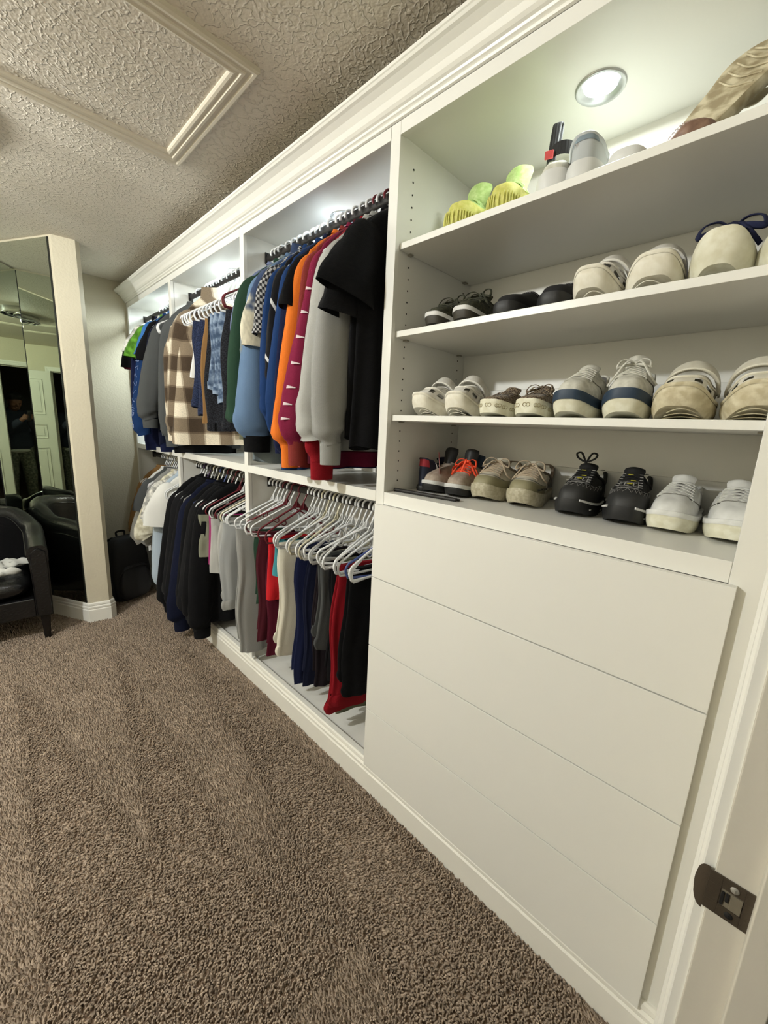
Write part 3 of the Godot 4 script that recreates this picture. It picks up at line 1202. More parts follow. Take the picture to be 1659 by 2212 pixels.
func sleeve(s: Dictionary, side: float, ph: float, from_end := 0.0) -> MB:
	# from_end > 0 gives only the last stretch (a cuff), narrower and straight
	var b := MB.new()
	var path := sleeve_path(s, side, ph)
	var short: bool = s.get("short", false)
	var r0: float = s.get("sr", 0.06)
	var m := path.size()
	var rows := []
	var flat: float = s.get("sf", 0.5)
	for i in m:
		var u := float(i) / (m - 1)
		var t := (path[mini(i + 1, m - 1)] - path[maxi(i - 1, 0)]).normalized()
		var q := Vector3(0, 0, 1) - t * t.z
		q = q.normalized()
		var e := q.cross(t)
		var r := r0
		var fl := flat
		if short and side > 0:
			r0 = s.get("sr", 0.06) * 0.7
		if short:
			r = r0 * at([[0, 0.62], [0.3, 0.92], [1, 1.22]], u)
			fl = at([[0, 0.35], [1, flat]], u)
		else:
			r = r0 * at([[0, 0.7], [0.25, 0.95], [0.6, 0.98], [0.88, s.get("bag", 0.86)], [0.97, s.get("wrist", 0.6)], [1, s.get("wrist", 0.6)]], u)
			fl = at([[0, 0.3], [0.3, flat], [1, flat * 1.15]], u)
		var row := PackedVector3Array()
		for j in 22:
			var a := TAU * j / 22
			var wr := 1.0 + 0.075 * sin(3.0 * a + ph + u * 6.0) * minf(1.0, u * 3.0) + 0.04 * sin(7.0 * a - ph + u * 13.0) + 0.05 * sin(2.0 * a - ph * 1.3 - u * 10.0) * u
			if not short:
				wr += 0.05 * sin(u * 46.0 + 2.0 * sin(a + ph)) * smoothstep(0.55, 0.92, u)
			row.append(path[i] + e * cos(a) * r * wr + q * sin(a) * r * fl * wr)
		rows.append(row)
	b.grid(rows, true, false)
	return b


func band(s: Dictionary, side: float, ph: float, length: float, scale: float) -> MB:
	# rib cuff at the end of a sleeve, hanging straight down
	var b := MB.new()
	var path := sleeve_path(s, side, ph)
	var p := path[path.size() - 1]
	var r: float = s.get("sr", 0.06) * s.get("wrist", 0.6) * scale
	var fl: float = s.get("sf", 0.5) * 1.15
	var rows := []
	for i in 6:
		var u := i / 5.0
		var row := PackedVector3Array()
		for j in 40:
			var a := TAU * j / 40
			var rr := r * (1.04 - 0.06 * u) * (1.0 + 0.018 * (1.0 if j % 2 else -1.0))
			row.append(p + Vector3(-side * cos(a) * rr, 0.004 - u * length, sin(a) * rr * fl))
		rows.append(row)
	b.grid(rows, true, side > 0)
	b.cap(rows[5], side > 0)
	return b


func hem_band(s: Dictionary, ph: float, length: float) -> MB:
	var b := MB.new()
	var L: float = s.L
	var w: float = s.get("w", 0.195) * 0.985
	var th: float = s.get("th", 0.026)
	var rows := []
	for i in 4:
		var u := i / 3.0
		var row := PackedVector3Array()
		for j in 80:
			var a := TAU * j / 80
			var cx := cos(a)
			var sx := signf(cx) * pow(absf(cx), 0.72)
			var sz := signf(sin(a)) * pow(absf(sin(a)), 0.85)
			var f := folds(a, -L, ph, 0.4)
			row.append(Vector3(sx * w * (1.0 - 0.03 * u), -L + 0.006 - u * length, sz * th * (0.95 + f) * (1.0 + 0.03 * (1.0 if j % 2 else -1.0)) + 0.018 * sin(sx * 7.0 + ph)))
		rows.append(row)
	b.grid(rows, true)
	return b


func top(s: Dictionary) -> Node3D:
	# s: n (name), z, low, L, colour material m, label ... one garment with body, sleeves, cuffs, hem band, collar or hood
	var ph: float = float(s.get("ph", 0.0)) + s.z * 31.0
	var t := thing(s.n, s.label, s.get("cat", "shirt"), Vector3(ROD_X + s.get("dx", 0.0), ROD_LOW if s.get("low", false) else ROD_UP, s.z), deg_to_rad(s.get("turn", -6.0)), s.get("group", ""))
	var m: Material = s.m
	obj("body", body(s, ph), m, t)
	var sm: Material = s.get("sm", m)
	for side in [-1.0, 1.0]:
		var sl := obj("sleeve", sleeve(s, side, ph + side), sm, t)
		if s.has("cuff"):
			obj("cuff", band(s, side, ph, s.get("cl", 0.06), s.get("cs", 0.95)), s.cuff, t)
		if s.has("marks") and side < 0:
			for k in s.mark_list.size():
				obj("printed_letter", marks(s, ph, k), s.marks, sl)
	if s.has("hem"):
		obj("hem_band", hem_band(s, ph, 0.06), s.hem, t)
	if s.get("hood", false):
		var b := MB.new()
		var rows := []
		for i in 9:
			var v := PI * i / 8.0
			var row := PackedVector3Array()
			for j in 18:
				var a := TAU * j / 18
				row.append(Vector3(cos(a) * sin(v) * 0.115, -0.115 + cos(v) * 0.065 - 0.03 * sin(v) * absf(cos(a)), -0.012 + sin(a) * sin(v) * 0.034))
			rows.append(row)
		b.grid(rows, true)
		obj("hood", b, m, t)
	elif s.get("collar", true):
		var b := MB.new()
		var r: float = s.get("neck", 0.075)
		var rows := []
		for i in 4:
			var u := i / 3.0
			var row := PackedVector3Array()
			for j in 24:
				var a := TAU * j / 24
				row.append(Vector3(cos(a) * r * (1.04 - 0.1 * u), -0.079 + s.get("ch", 0.014) * u + 0.006 * cos(a) * cos(a), sin(a) * 0.021 * (1.1 - 0.15 * u)))
			rows.append(row)
		b.grid(rows, true, true)
		obj("collar", b, s.get("cm", sm), t)
	return t


func marks(s: Dictionary, ph: float, only: int) -> MB:
	# printed wedges or letters down the front of the sleeve, a hair proud of the cloth
	var b := MB.new()
	var path := sleeve_path(s, -1.0, ph - 1.0)
	var m := path.size()
	var list: Array = s.mark_list
	for k in [only]:
		var u: float = lerpf(s.mark_from, s.mark_to, float(k) / (list.size() - 1))
		var x := u * (m - 1)
		var i := int(x)
		var p := path[i].lerp(path[mini(i + 1, m - 1)], x - i)
		var t := (path[mini(i + 1, m - 1)] - path[maxi(i - 1, 0)]).normalized()
		var q := (Vector3(0, 0, 1) - t * t.z).normalized()
		var e := q.cross(t)
		var r: float = s.get("sr", 0.06)
		var fl: float = s.get("sf", 0.5)
		var ms: float = s.get("mark_size", 1.0)
		for st in list[k]:
			# a stroke: around from a0 to a1 (degrees from straight out), along from v0 to v1 (metres), width
			var n := 5
			var rows := []
			for g in 2:
				var row := PackedVector3Array()
				for h in n:
					var f := h / float(n - 1)
					var a: float = deg_to_rad(s.get("mark_at", 0.0) + lerpf(st[0], st[1], f))
					var wdt: float = st[4] * (lerpf(1.0, st[5], f) if st.size() > 5 else 1.0)
					var al: float = (lerpf(st[2], st[3], f) + (g - 0.5) * wdt) * ms
					# widen across when the stroke runs along the sleeve
					var a2 := a
					if absf(st[0] - st[1]) < 6.0:
						a2 += (g - 0.5) * wdt / r * ms
						al = lerpf(st[2], st[3], f) * ms
					row.append(p + t * al + (e * cos(a2) * r * side_fix + q * sin(a2) * r * fl) * 1.10)
				rows.append(row)
			b.grid(rows)
	return b


var side_fix := -1.0


func trousers(s: Dictionary) -> Node3D:
	# folded over the bar of a hanger: two legs side by side as flattened falls of cloth
	var ph: float = s.z * 23.0
	var t := thing(s.n, s.label, s.get("cat", "trousers"), Vector3(ROD_X, ROD_LOW if s.get("low", true) else ROD_UP, s.z), deg_to_rad(s.get("turn", -8.0)), s.get("group", ""))
	var w: float = s.get("w", 0.1)
	var cx: float = s.get("cx", -0.06)
	var L: float = s.L
	var th: float = s.get("th", 0.018)
	var top_y: float = s.get("top", -0.228)
	for side in [1.0, -1.0]:
		var len: float = L if side > 0 else L * s.get("back", 0.93)
		var b := MB.new()
		var rows := []
		var n := 14
		for i in n + 1:
			var u := float(i) / n
			var y := top_y - (len + top_y) * u
			var hw := w * at([[0, 0.86], [0.3, 0.96], [1, s.get("flare", 1.05)]], u)
			var zt := th * at([[0, 0.45], [0.12, 0.9], [1, 1.1]], u)
			var row := PackedVector3Array()
			for j in 32:
				var a := TAU * j / 32
				var c := cos(a)
				var f := folds(a, y * 1.2, ph + side, 0.5 * minf(1.0, u * 2.5))
				row.append(Vector3(cx + signf(c) * pow(absf(c), 0.7) * hw * (1.0 + 0.06 * f) + 0.008 * sin(y * 14.0 + ph), y + (0.006 * sin(a * 2.0 + ph) if i == n else 0.0), side * th * at([[0, 0.35], [0.15, 0.85], [1, 1.0]], u) + sin(a) * zt * (1.0 + f)))
			rows.append(row)
		b.grid(rows, true)
		b.cap(rows[0], true)
		b.cap(rows[n])
		var leg := obj("leg", b, s.m, t)
		if s.has("waist") and side > 0:
			b = MB.new()
			var wr := []
			for k in 4:
				var row := PackedVector3Array()
				for p in rows[n]:
					row.append(Vector3(cx + (p.x - cx) * 1.03, p.y + 0.004 - 0.036 * k / 3.0, side * th + (p.z - side * th) * 1.12))
				wr.append(row)
			b.grid(wr, true)
			obj("waistband", b, s.waist, t)
			for q in [-0.75, -0.1, 0.7]:
				b = MB.new()
				b.box(Vector3(cx + q * w - 0.005, -L - 0.036, th * 2.05), Vector3(cx + q * w + 0.005, -L + 0.012, th * 2.4), 0.001)
				obj("belt_loop", b, s.waist, t)
		if s.has("rolled"):
			b = MB.new()
			var wr := []
			for k in 6:
				var a := PI * k / 5.0
				var row := PackedVector3Array()
				for p in rows[n]:
					var g := 1.0 + 0.10 * sin(a)
					row.append(Vector3(cx + (p.x - cx) * g, p.y + 0.05 - 0.055 * k / 5.0, side * th + (p.z - side * th) * (g + 0.08)))
				wr.append(row)
			b.grid(wr, true)
			obj("cuff", b, s.rolled, leg)
	return t


func shorts(s: Dictionary) -> Node3D:
	# hung by the waistband from the clips of a hanger
	var ph: float = s.z * 19.0
	var t := thing(s.n, s.label, s.get("cat", "shorts"), Vector3(ROD_X, ROD_LOW, s.z), deg_to_rad(s.get("turn", -10.0)), s.get("group", ""))
	var cx: float = s.get("cx", -0.02)
	var w: float = s.get("w", 0.17)
	var y0 := -0.226
	var b := MB.new()
	var rows := []
	for i in 3:
		var row := PackedVector3Array()
		for j in 32:
			var a := TAU * j / 32
			row.append(Vector3(cx + signf(cos(a)) * pow(absf(cos(a)), 0.7) * w * 0.93, y0 - 0.04 * i / 2.0, sin(a) * 0.016 * (1.0 + 0.15 * sin(a * 8.0))))
		rows.append(row)
	b.grid(rows, true)
	obj("waistband", b, s.get("band", s.m), t)
	for side in [-1.0, 1.0]:
		b = MB.new()
		rows = []
		var n := 9
		for i in n + 1:
			var u := float(i) / n
			var row := PackedVector3Array()
			for j in 24:
				var a := TAU * j / 24
				var f := folds(a, u, ph + side, 0.4)
				var hw := w * at([[0, 0.47], [1, 0.55]], u)
				row.append(Vector3(cx + side * w * at([[0, 0.46], [1, 0.5]], u) + cos(a) * hw * (1.0 + 0.05 * f), y0 - 0.036 - (s.L + y0) * u, sin(a) * at([[0, 0.016], [1, 0.03]], u) * (1.0 + f) + side * 0.004))
			rows.append(row)
		b.grid(rows, true)
		obj("leg", b, s.m, t)
	return t


func gar(key: String, r: int, g: int, b: int) -> StandardMaterial3D:
	return cloth(key, Color8(r, g, b))


func textured(key: String, t: Texture2D, rep: float, bump := true) -> StandardMaterial3D:
	var m := cloth(key, Color.WHITE, t, "")
	m.uv1_scale = Vector3(rep, rep, 1)
	if bump:
		m.heightmap_enabled = true
		m.heightmap_texture = t
		m.heightmap_scale = 0.05
	return m


func plaid() -> ImageTexture:
	# woven check: brown, grey and cream bands crossing
	var n := 256
	var o := PackedByteArray()
	o.resize(n * n * 3)
	var tone := func(t: float) -> float:
		var q := fposmod(t, 1.0)
		return 0.0 if q < 0.44 else (0.5 if q < 0.5 else (1.0 if q < 0.94 else 0.5))
	var r := RandomNumberGenerator.new()
	r.seed = 5
	for y in n:
		for x in n:
			var a: float = tone.call(x / 128.0)
			var b: float = tone.call(y / 128.0)
			var k := 0.5 * (a + b)
			var c := Color8(212, 202, 182).lerp(Color8(122, 108, 90), minf(1.0, k * 2.0)).lerp(Color8(66, 54, 42), maxf(0.0, k * 2.0 - 1.0))
			var g := 1.0 + r.randf_range(-0.12, 0.12)
			for h in 3:
				o[(y * n + x) * 3 + h] = int(clampf(c[h] * g, 0, 1) * 255.0)
	return ImageTexture.create_from_image(Image.create_from_data(n, n, false, Image.FORMAT_RGB8, o))


func striped(n: int, cols: Array, bands: Array, diag := false) -> ImageTexture:
	var o := PackedByteArray()
	o.resize(n * n * 3)
	for y in n:
		for x in n:
			var q := fposmod(float(y + (x if diag else 0)) / n, 1.0)
			var c: Color = cols[0]
			for k in bands.size():
				if q >= bands[k][0] and q < bands[k][1]:
					c = cols[bands[k][2]]
			for h in 3:
				o[(y * n + x) * 3 + h] = int(c[h] * 255.0)
	return ImageTexture.create_from_image(Image.create_from_data(n, n, false, Image.FORMAT_RGB8, o))


func bleached() -> ImageTexture:
	# denim dipped in bleach: blue at the collar, cream below, a ragged border between
	var n := 128
	var nz := noise(0.05, 61, 3)
	var o := PackedByteArray()
	o.resize(n * n * 3)
	for y in n:
		for x in n:
			var t := smoothstep(0.20, 0.30, y / float(n) + 0.10 * nz.get_noise_2d(x * 1.0, y * 1.0))
			var c := Color8(52, 66, 96).lerp(Color8(196, 190, 170), t)
			var g := 1.0 + 0.12 * nz.get_noise_2d(x * 6.0, y * 2.0)
			for h in 3:
				o[(y * n + x) * 3 + h] = int(clampf(c[h] * g, 0, 1) * 255.0)
	return ImageTexture.create_from_image(Image.create_from_data(n, n, false, Image.FORMAT_RGB8, o))


func checks(n: int, a: Color, b: Color, cell: int) -> ImageTexture:
	var o := PackedByteArray()
	o.resize(n * n * 3)
	for y in n:
		for x in n:
			var c := a if ((x / cell) + (y / cell)) % 2 == 0 else b
			for h in 3:
				o[(y * n + x) * 3 + h] = int(c[h] * 255.0)
	return ImageTexture.create_from_image(Image.create_from_data(n, n, false, Image.FORMAT_RGB8, o))


const LETTER := {
	"M": [[-22, -22, -0.016, 0.016, 0.003], [22, 22, -0.016, 0.016, 0.003], [-22, 0, -0.014, 0.006, 0.003], [0, 22, 0.006, -0.014, 0.003]],
	"A": [[-22, 0, 0.016, -0.016, 0.003], [0, 22, -0.016, 0.016, 0.003], [-12, 12, 0.006, 0.006, 0.003]],
	"Y": [[-22, 0, -0.016, 0.0, 0.003], [22, 0, -0.016, 0.0, 0.003], [0, 0.1, 0.0, 0.016, 0.003]],
	"S": [[-22, 22, -0.016, -0.016, 0.003], [-22, -22, -0.016, 0.0, 0.003], [-22, 22, 0.0, 0.0, 0.003], [22, 22, 0.0, 0.016, 0.003], [-22, 22, 0.016, 0.016, 0.003]],
	"N": [[-22, -22, -0.016, 0.016, 0.003], [22, 22, -0.016, 0.016, 0.003], [-22, 22, -0.016, 0.016, 0.003]],
	"V": [[-22, 0, -0.016, 0.016, 0.003], [0, 22, 0.016, -0.016, 0.003]],
	"E": [[-22, -22, -0.016, 0.016, 0.003], [-22, 22, -0.016, -0.016, 0.003], [-22, 14, 0.0, 0.0, 0.003], [-22, 22, 0.016, 0.016, 0.003]],
	"w": [[-17, 17, 0.003, 0.0, 0.011, 0.25]],
}


func letters(word: String) -> Array:
	var o := []
	for ch in word:
		o.append(LETTER[ch])
	return o


func hangers_and_clothes() -> void:
	var black := gar("black_cotton", 24, 24, 26)
	var jet := gar("jet_cotton", 15, 15, 17)
	var grey := gar("grey_fleece", 146, 146, 143)
	var lgrey := gar("pale_grey_fleece", 168, 168, 164)
	var red := gar("red_fleece", 132, 20, 30)
	var wine := gar("wine_fleece", 76, 18, 34)
	var crimson := gar("crimson_fleece", 122, 32, 62)
	var rust := gar("rust_fleece", 128, 52, 48)
	var orange := gar("orange_fleece", 214, 112, 40)
	var navy := gar("navy_fleece", 22, 28, 58)
	var royal := gar("royal_blue", 26, 52, 96)
	var white := gar("white_cotton", 226, 226, 222)
	var cream := gar("cream_fleece", 214, 210, 194)
	var green := gar("forest_fleece", 36, 60, 46)
	var steel := gar("steel_blue_nylon", 94, 118, 148)
	var peri := gar("periwinkle_knit", 110, 120, 152)
	var dgrey := gar("charcoal_cotton", 76, 78, 78)
	var dnavy := gar("ink_navy", 18, 22, 42)
	var denim := textured("dark_denim", grain(rgb(22, 28, 48), rgb(44, 54, 82), 0.06, 41), 6.0)
	var washed := textured("washed_denim", grain(rgb(58, 74, 98), rgb(132, 148, 168), 0.02, 42), 3.0)
	var bdenim := textured("black_denim", grain(rgb(18, 18, 22), rgb(40, 42, 48), 0.06, 43), 6.0)
	var pl := textured("brown_plaid_flannel", plaid(), 2.9)
	var tie := textured("bleached_denim", bleached(), 1.6)
	var mesh_m := textured("grey_check_knit", checks(32, rgb(30, 30, 34), rgb(168, 168, 168), 4), 12.0)
	var str_m := textured("black_white_stripe", striped(128, [rgb(16, 16, 20), rgb(190, 190, 190)], [[0.42, 0.50, 1]], true), 5.0)
	var camo := textured("pale_print_cotton", grain(rgb(150, 150, 146), rgb(228, 226, 218), 0.03, 45), 3.0)
	var limed := textured("lime_print_cotton", grain(rgb(66, 110, 32), rgb(104, 162, 56), 0.025, 46), 2.5)
	var shag := gar("grey_shag", 116, 126, 130)
	var olive := gar("olive_twill", 96, 98, 78)
	var print_white := mat("print_white", rgb(226, 214, 216), 0.7)
	var print_pale := mat("print_pale_blue", rgb(150, 166, 206), 0.7)
	var pink := gar("magenta_jersey", 150, 44, 104)
	var teal := gar("teal_jersey", 60, 130, 140)
	var scarlet := gar("scarlet_jersey", 190, 34, 40)
	var skyb := gar("pale_blue_cotton", 178, 192, 206)
	var tan := gar("tan_twill", 132, 100, 62)
	var patt := textured("cream_print_knit", grain(rgb(190, 184, 160), rgb(226, 222, 204), 0.02, 47), 3.0)

	# --- upper rod of the bay beside the shoe cabinet, near to far
	var g3 := "tops on the upper rod beside the shoe cabinet"
	var u3 := [
		{n = "t_shirt", cat = "t-shirt", z = -1.018, L = 0.83, w = 0.185, short = true, se = 0.37, out = 0.07, sr = 0.085, sf = 0.3, m = jet, turn = -7.0, label = "black short sleeved t-shirt hanging first beside the shoe cabinet"},
		{n = "t_shirt", cat = "t-shirt", z = -1.052, L = 0.80, w = 0.18, short = true, se = 0.42, out = 0.03, sr = 0.075, sf = 0.3, m = black, turn = -6.0, label = "second black t-shirt, its sleeve hem showing under the first black sleeve"},
		{n = "sweatshirt", z = -1.10, L = 0.79, se = 0.82, out = 0.055, dz = 0.03, sr = 0.07, sf = 0.62, wrist = 0.55, cuff = grey, cl = 0.075, hem = grey, m = grey, turn = -14.0, label = "grey sweatshirt with ribbed cuff hanging between black shirts and open grey sleeve"},
		{n = "jacket", cat = "jacket", z = -1.135, L = 0.76, se = 0.80, out = 0.07, sr = 0.072, sf = 0.7, wrist = 0.98, bag = 1.02, m = lgrey, turn = -12.0, label = "pale grey jacket with wide open uncuffed sleeve end"},
		{n = "sweatshirt", z = -1.155, L = 0.79, se = 0.88, out = 0.035, dz = 0.0, wrist = 0.75, cuff = red, cl = 0.075, hem = red, m = red, turn = -10.0, label = "red sweatshirt whose sleeve hangs lowest, below the grey cuffs"},
		{n = "hoodie", z = -1.19, L = 0.80, se = 0.84, out = 0.04, cuff = wine, hem = wine, m = wine, turn = -8.0, label = "dark wine hoodie tucked between red and crimson sweatshirts"},
		{n = "hoodie", z = -1.225, L = 0.86, se = 0.82, out = 0.12, sr = 0.06, sf = 0.55, bag = 1.0, wrist = 0.7, cuff = rust, cl = 0.09, hem = crimson, m = crimson, turn = -9.0, label = "crimson sweatshirt with a row of white wedge prints down the sleeve", marks = print_white, mark_list = letters("wwwwwww"), mark_from = 0.36, mark_to = 0.82, mark_at = 42.0},
		{n = "sweatshirt", z = -1.265, L = 0.86, se = 0.86, out = 0.03, cuff = rust, hem = rust, m = rust, turn = -7.0, label = "dusty rust sweatshirt between the orange and crimson ones"},
		{n = "sweatshirt", z = -1.305, L = 0.85, se = 0.84, out = 0.095, sr = 0.062, sf = 0.6, bag = 0.95, wrist = 0.6, cuff = orange, cl = 0.085, hem = orange, m = orange, turn = -9.0, label = "bright orange sweatshirt with long sleeve and ribbed cuff"},
		{n = "t_shirt", cat = "t-shirt", z = -1.335, L = 0.74, short = true, se = 0.36, out = 0.03, m = jet, turn = -5.0, label = "thin black shirt squeezed behind the orange sweatshirt"},
		{n = "sweatshirt", z = -1.36, L = 0.88, se = 0.88, out = 0.05, cuff = royal, hem = royal, m = navy, turn = -8.0, label = "navy sweatshirt with royal blue hem hanging left of the orange one"},
		{n = "hoodie", z = -1.41, L = 0.84, se = 0.82, out = 0.045, cuff = navy, hem = navy, m = royal, turn = -8.0, label = "royal blue sweatshirt with navy cuffs behind the navy one"},
		{n = "shirt", z = -1.46, L = 0.74, se = 0.62, out = 0.015, sr = 0.058, m = str_m, turn = -8.0, label = "black shirt with slanted white stripes on the sleeve"},
		{n = "jersey", z = -1.49, L = 0.78, se = 0.74, out = 0.03, sr = 0.06, dz = 0.02, m = royal, hem = royal, turn = -12.0, label = "blue jersey with loosely bent sleeve below the striped shirt"},
		{n = "knit_shirt", z = -1.525, L = 0.72, short = true, se = 0.42, out = 0.0, sr = 0.068, m = mesh_m, turn = -10.0, label = "grey and black small check knit shirt behind the bleached denim one"},
		{n = "denim_shirt", z = -1.575, L = 0.74, short = true, se = 0.46, out = 0.01, sr = 0.075, sf = 0.4, m = tie, turn = -14.0, ch = 0.04, label = "bleached denim shirt fading from blue collar to cream sleeve"},
		{n = "bomber_jacket", cat = "jacket", z = -1.62, L = 0.74, se = 0.82, out = 0.04, sr = 0.074, sf = 0.65, bag = 1.05, wrist = 0.72, cuff = jet, cl = 0.07, cs = 1.05, hem = jet, m = steel, turn = -12.0, label = "steel blue bomber jacket with black ribbed cuff"},
		{n = "fleece_pullover", cat = "sweater", z = -1.665, L = 0.93, w = 0.2, se = 0.5, out = 0.02, m = shag, turn = -5.0, label = "shaggy blue grey fleece whose hem hangs lowest left of the navy hem"},
		{n = "hoodie", z = -1.71, L = 0.74, se = 0.78, out = 0.035, sr = 0.078, sf = 0.62, bag = 1.12, wrist = 0.5, cuff = olive, hem = green, m = green, turn = -12.0, label = "forest green hoodie with full hanging sleeve"},
		{n = "cardigan", cat = "sweater", z = -1.77, L = 0.66, se = 0.50, out = -0.02, sr = 0.058, wrist = 0.9, cuff = jet, cl = 0.03, cs = 1.0, hem = jet, m = peri, turn = -12.0, label = "periwinkle knit cardigan with black and white banded cuff next to the bay divider"},
	]
	for s in u3:
		s.group = g3
		s.th = 0.016
		top(s)
		hanger("maroon" if s.z > -1.16 and s.n != "jacket" else "white", s.z, false, deg_to_rad(s.turn), in_words(s.label), "hangers on the upper rod beside the shoe cabinet")
	for z in [-1.80, -1.83]:
		hanger("white" if z < -1.5 else "maroon", z, false, deg_to_rad(-28.0 if z < -1.5 else -4.0), {-1.80: "white hanger whose end loop shows left of the periwinkle cardigan", -1.83: "white hanger nearest the divider beside the periwinkle cardigan"}[z], "hangers on the upper rod beside the shoe cabinet")

	# --- middle bay, upper rod: jeans over white hangers, then the plaid jacket
	var gj := "jeans and trousers folded over white hangers"
	var jl := [
		[-1.985, bdenim, 0.76, "black jeans hanging nearest the divider beside the green hoodie"],
		[-2.035, washed, 0.64, "ripped washed blue jeans folded with the waistband hanging down"],
		[-2.085, washed, 0.60, "washed blue jeans with worn seams behind the ripped pair"],
		[-2.135, washed, 0.57, "second worn blue pair of jeans, partly behind the ripped pair"],
		[-2.185, bdenim, 0.78, "black jeans whose waistband hangs lowest under the blue jeans"],
		[-2.235, tan, 0.74, "tan trousers showing a small flap below the dark jeans"],
		[-2.295, denim, 0.70, "dark indigo jeans folded over a white hanger"],
		[-2.36, denim, 0.66, "dark indigo jeans left of the other indigo pair"],
	]
	for k in jl.size():
		var j: Array = jl[k]
		trousers({n = "jeans" if j[1] != tan else "trousers", cat = "jeans" if j[1] != tan else "trousers", low = false, z = j[0], m = j[1], L = j[2], w = 0.13, cx = -0.055, th = 0.018, waist = j[1], turn = -28.0, label = j[3], group = gj})
		hanger("white", j[0], false, deg_to_rad(-28.0), in_words(j[3]), "white hangers with jeans in the middle bay")
	trousers({n = "towel", cat = "towel", low = false, z = -2.45, m = white, L = 0.52, w = 0.10, cx = -0.06, th = 0.012, turn = -30.0, label = "white cloth draped over a hanger between plaid jacket and indigo jeans"})
	for z in [-2.40, -2.43, -2.47, -2.50, -2.54, -2.58]:
		hanger("white", z, false, deg_to_rad(-27.0), "empty white hanger, %s left of the indigo jeans on the upper rod" % ORD[[-2.40, -2.43, -2.47, -2.50, -2.54, -2.58].find(z)], "white hangers with jeans in the middle bay")
	for z in [-1.955, -1.97]:
		hanger("maroon", z, false, deg_to_rad(-6.0), "dark red hanger %s the divider on the upper rod of the middle bay" % ("touching" if z > -1.96 else "one away from"), "dark red hangers in the middle bay")
	top({n = "flannel_jacket", cat = "jacket", z = -2.47, L = 0.90, w = 0.32, th = 0.05, fold = 0.9, se = 0.84, out = 0.07, sr = 0.085, sf = 0.55, bag = 1.05, wrist = 0.9, m = pl, turn = -46.0, ch = 0.05, dx = -0.02, label = "brown and cream plaid flannel jacket facing the room"})
	hanger("white", -2.47, false, deg_to_rad(-46.0), "white hanger inside the collar of the plaid flannel jacket", "")
	top({n = "sweatshirt", z = -2.72, L = 0.92, se = 0.88, out = 0.03, cuff = dgrey, hem = jet, m = dgrey, turn = -20.0, label = "charcoal sweatshirt whose cuff shows below the plaid jacket sleeve"})
	hanger("white", -2.72, false, deg_to_rad(-20.0), "white hanger in the charcoal sweatshirt behind the plaid jacket", "")

	# --- far bay, upper rod
	var g1 := "tops on the upper rod of the far bay"
	var u1 := [
		{n = "sweatshirt", z = -2.945, L = 0.82, se = 0.77, out = 0.12, sr = 0.062, sf = 0.7, bag = 1.0, wrist = 0.75, cuff = dgrey, hem = dgrey, m = dgrey, turn = -14.0, label = "charcoal grey sweatshirt with full sleeve left of the plaid jacket"},
		{n = "sweatshirt", z = -3.0, L = 0.93, se = 0.80, out = 0.05, hem = navy, m = dnavy, turn = -8.0, label = "ink navy sweatshirt with low hem behind the charcoal sleeve"},
		{n = "t_shirt", cat = "t-shirt", z = -3.03, L = 0.76, short = true, se = 0.40, out = 0.0, sr = 0.075, sf = 0.3, m = jet, turn = -12.0, label = "black t-shirt between the blue sleeve and the charcoal sweatshirt"},
		{n = "long_sleeve_shirt", z = -3.165, L = 0.82, se = 0.88, out = 0.09, sr = 0.06, sf = 0.7, wrist = 0.7, m = royal, turn = -12.0, label = "blue long sleeved shirt with outlined letters down the sleeve", marks = print_pale, mark_list = letters("SMANVNASYAM"), mark_from = 0.42, mark_to = 0.86, mark_at = 20.0, mark_size = 0.85},
		{n = "t_shirt", cat = "t-shirt", z = -3.07, L = 0.74, short = true, se = 0.36, out = -0.01, sr = 0.08, sf = 0.35, m = gar("bright_blue_cotton", 60, 112, 176), turn = -12.0, label = "bright blue t-shirt beside the lime green one"},
		{n = "t_shirt", cat = "t-shirt", z = -3.22, L = 0.74, short = true, se = 0.37, out = 0.015, sr = 0.085, sf = 0.4, m = limed, turn = -14.0, label = "lime green t-shirt with darker print"},
		{n = "t_shirt", cat = "t-shirt", z = -3.27, L = 0.72, short = true, se = 0.34, out = 0.02, sr = 0.09, sf = 0.35, m = camo, turn = -12.0, label = "grey and white patterned t-shirt behind the lime green one"},
		{n = "sweatshirt", z = -3.33, L = 0.94, se = 0.84, out = 0.02, hem = navy, m = navy, turn = -6.0, label = "navy sweatshirt with the lowest hem above the far middle shelf"},
		{n = "polo_shirt", z = -3.40, L = 0.74, short = true, se = 0.42, out = 0.0, sr = 0.078, sf = 0.45, m = jet, turn = -14.0, ch = 0.03, cuff = wine, cl = 0.012, cs = 1.75, label = "black polo shirt with pink banded sleeve nearest the far wall"},
	]
	for s in u1:
		s.group = g1
		s.th = 0.018
		top(s)
		hanger("white", s.z, false, deg_to_rad(s.turn), in_words(s.label), "white hangers on the upper rod of the far bay")
	for z in [-2.885, -2.9, -2.915]:
		hanger("white", z, false, deg_to_rad(-5.0), "empty white hanger, %s from the divider on the upper rod of the far bay" % ORD[[-2.885, -2.9, -2.915].find(z)], "white hangers on the upper rod of the far bay")

	# --- lower rod beside the drawers: rows of hangers with trousers
	var gl := "white hangers on the lower rod beside the drawers"
	var zl := [-1.015, -1.04, -1.066, -1.092, -1.118, -1.146, -1.175, -1.20, -1.226, -1.252, -1.28, -1.31, -1.338, -1.366, -1.395, -1.42, -1.447, -1.475, -1.50, -1.53, -1.60, -1.66, -1.70, -1.735, -1.765, -1.80, -1.835, -1.868]
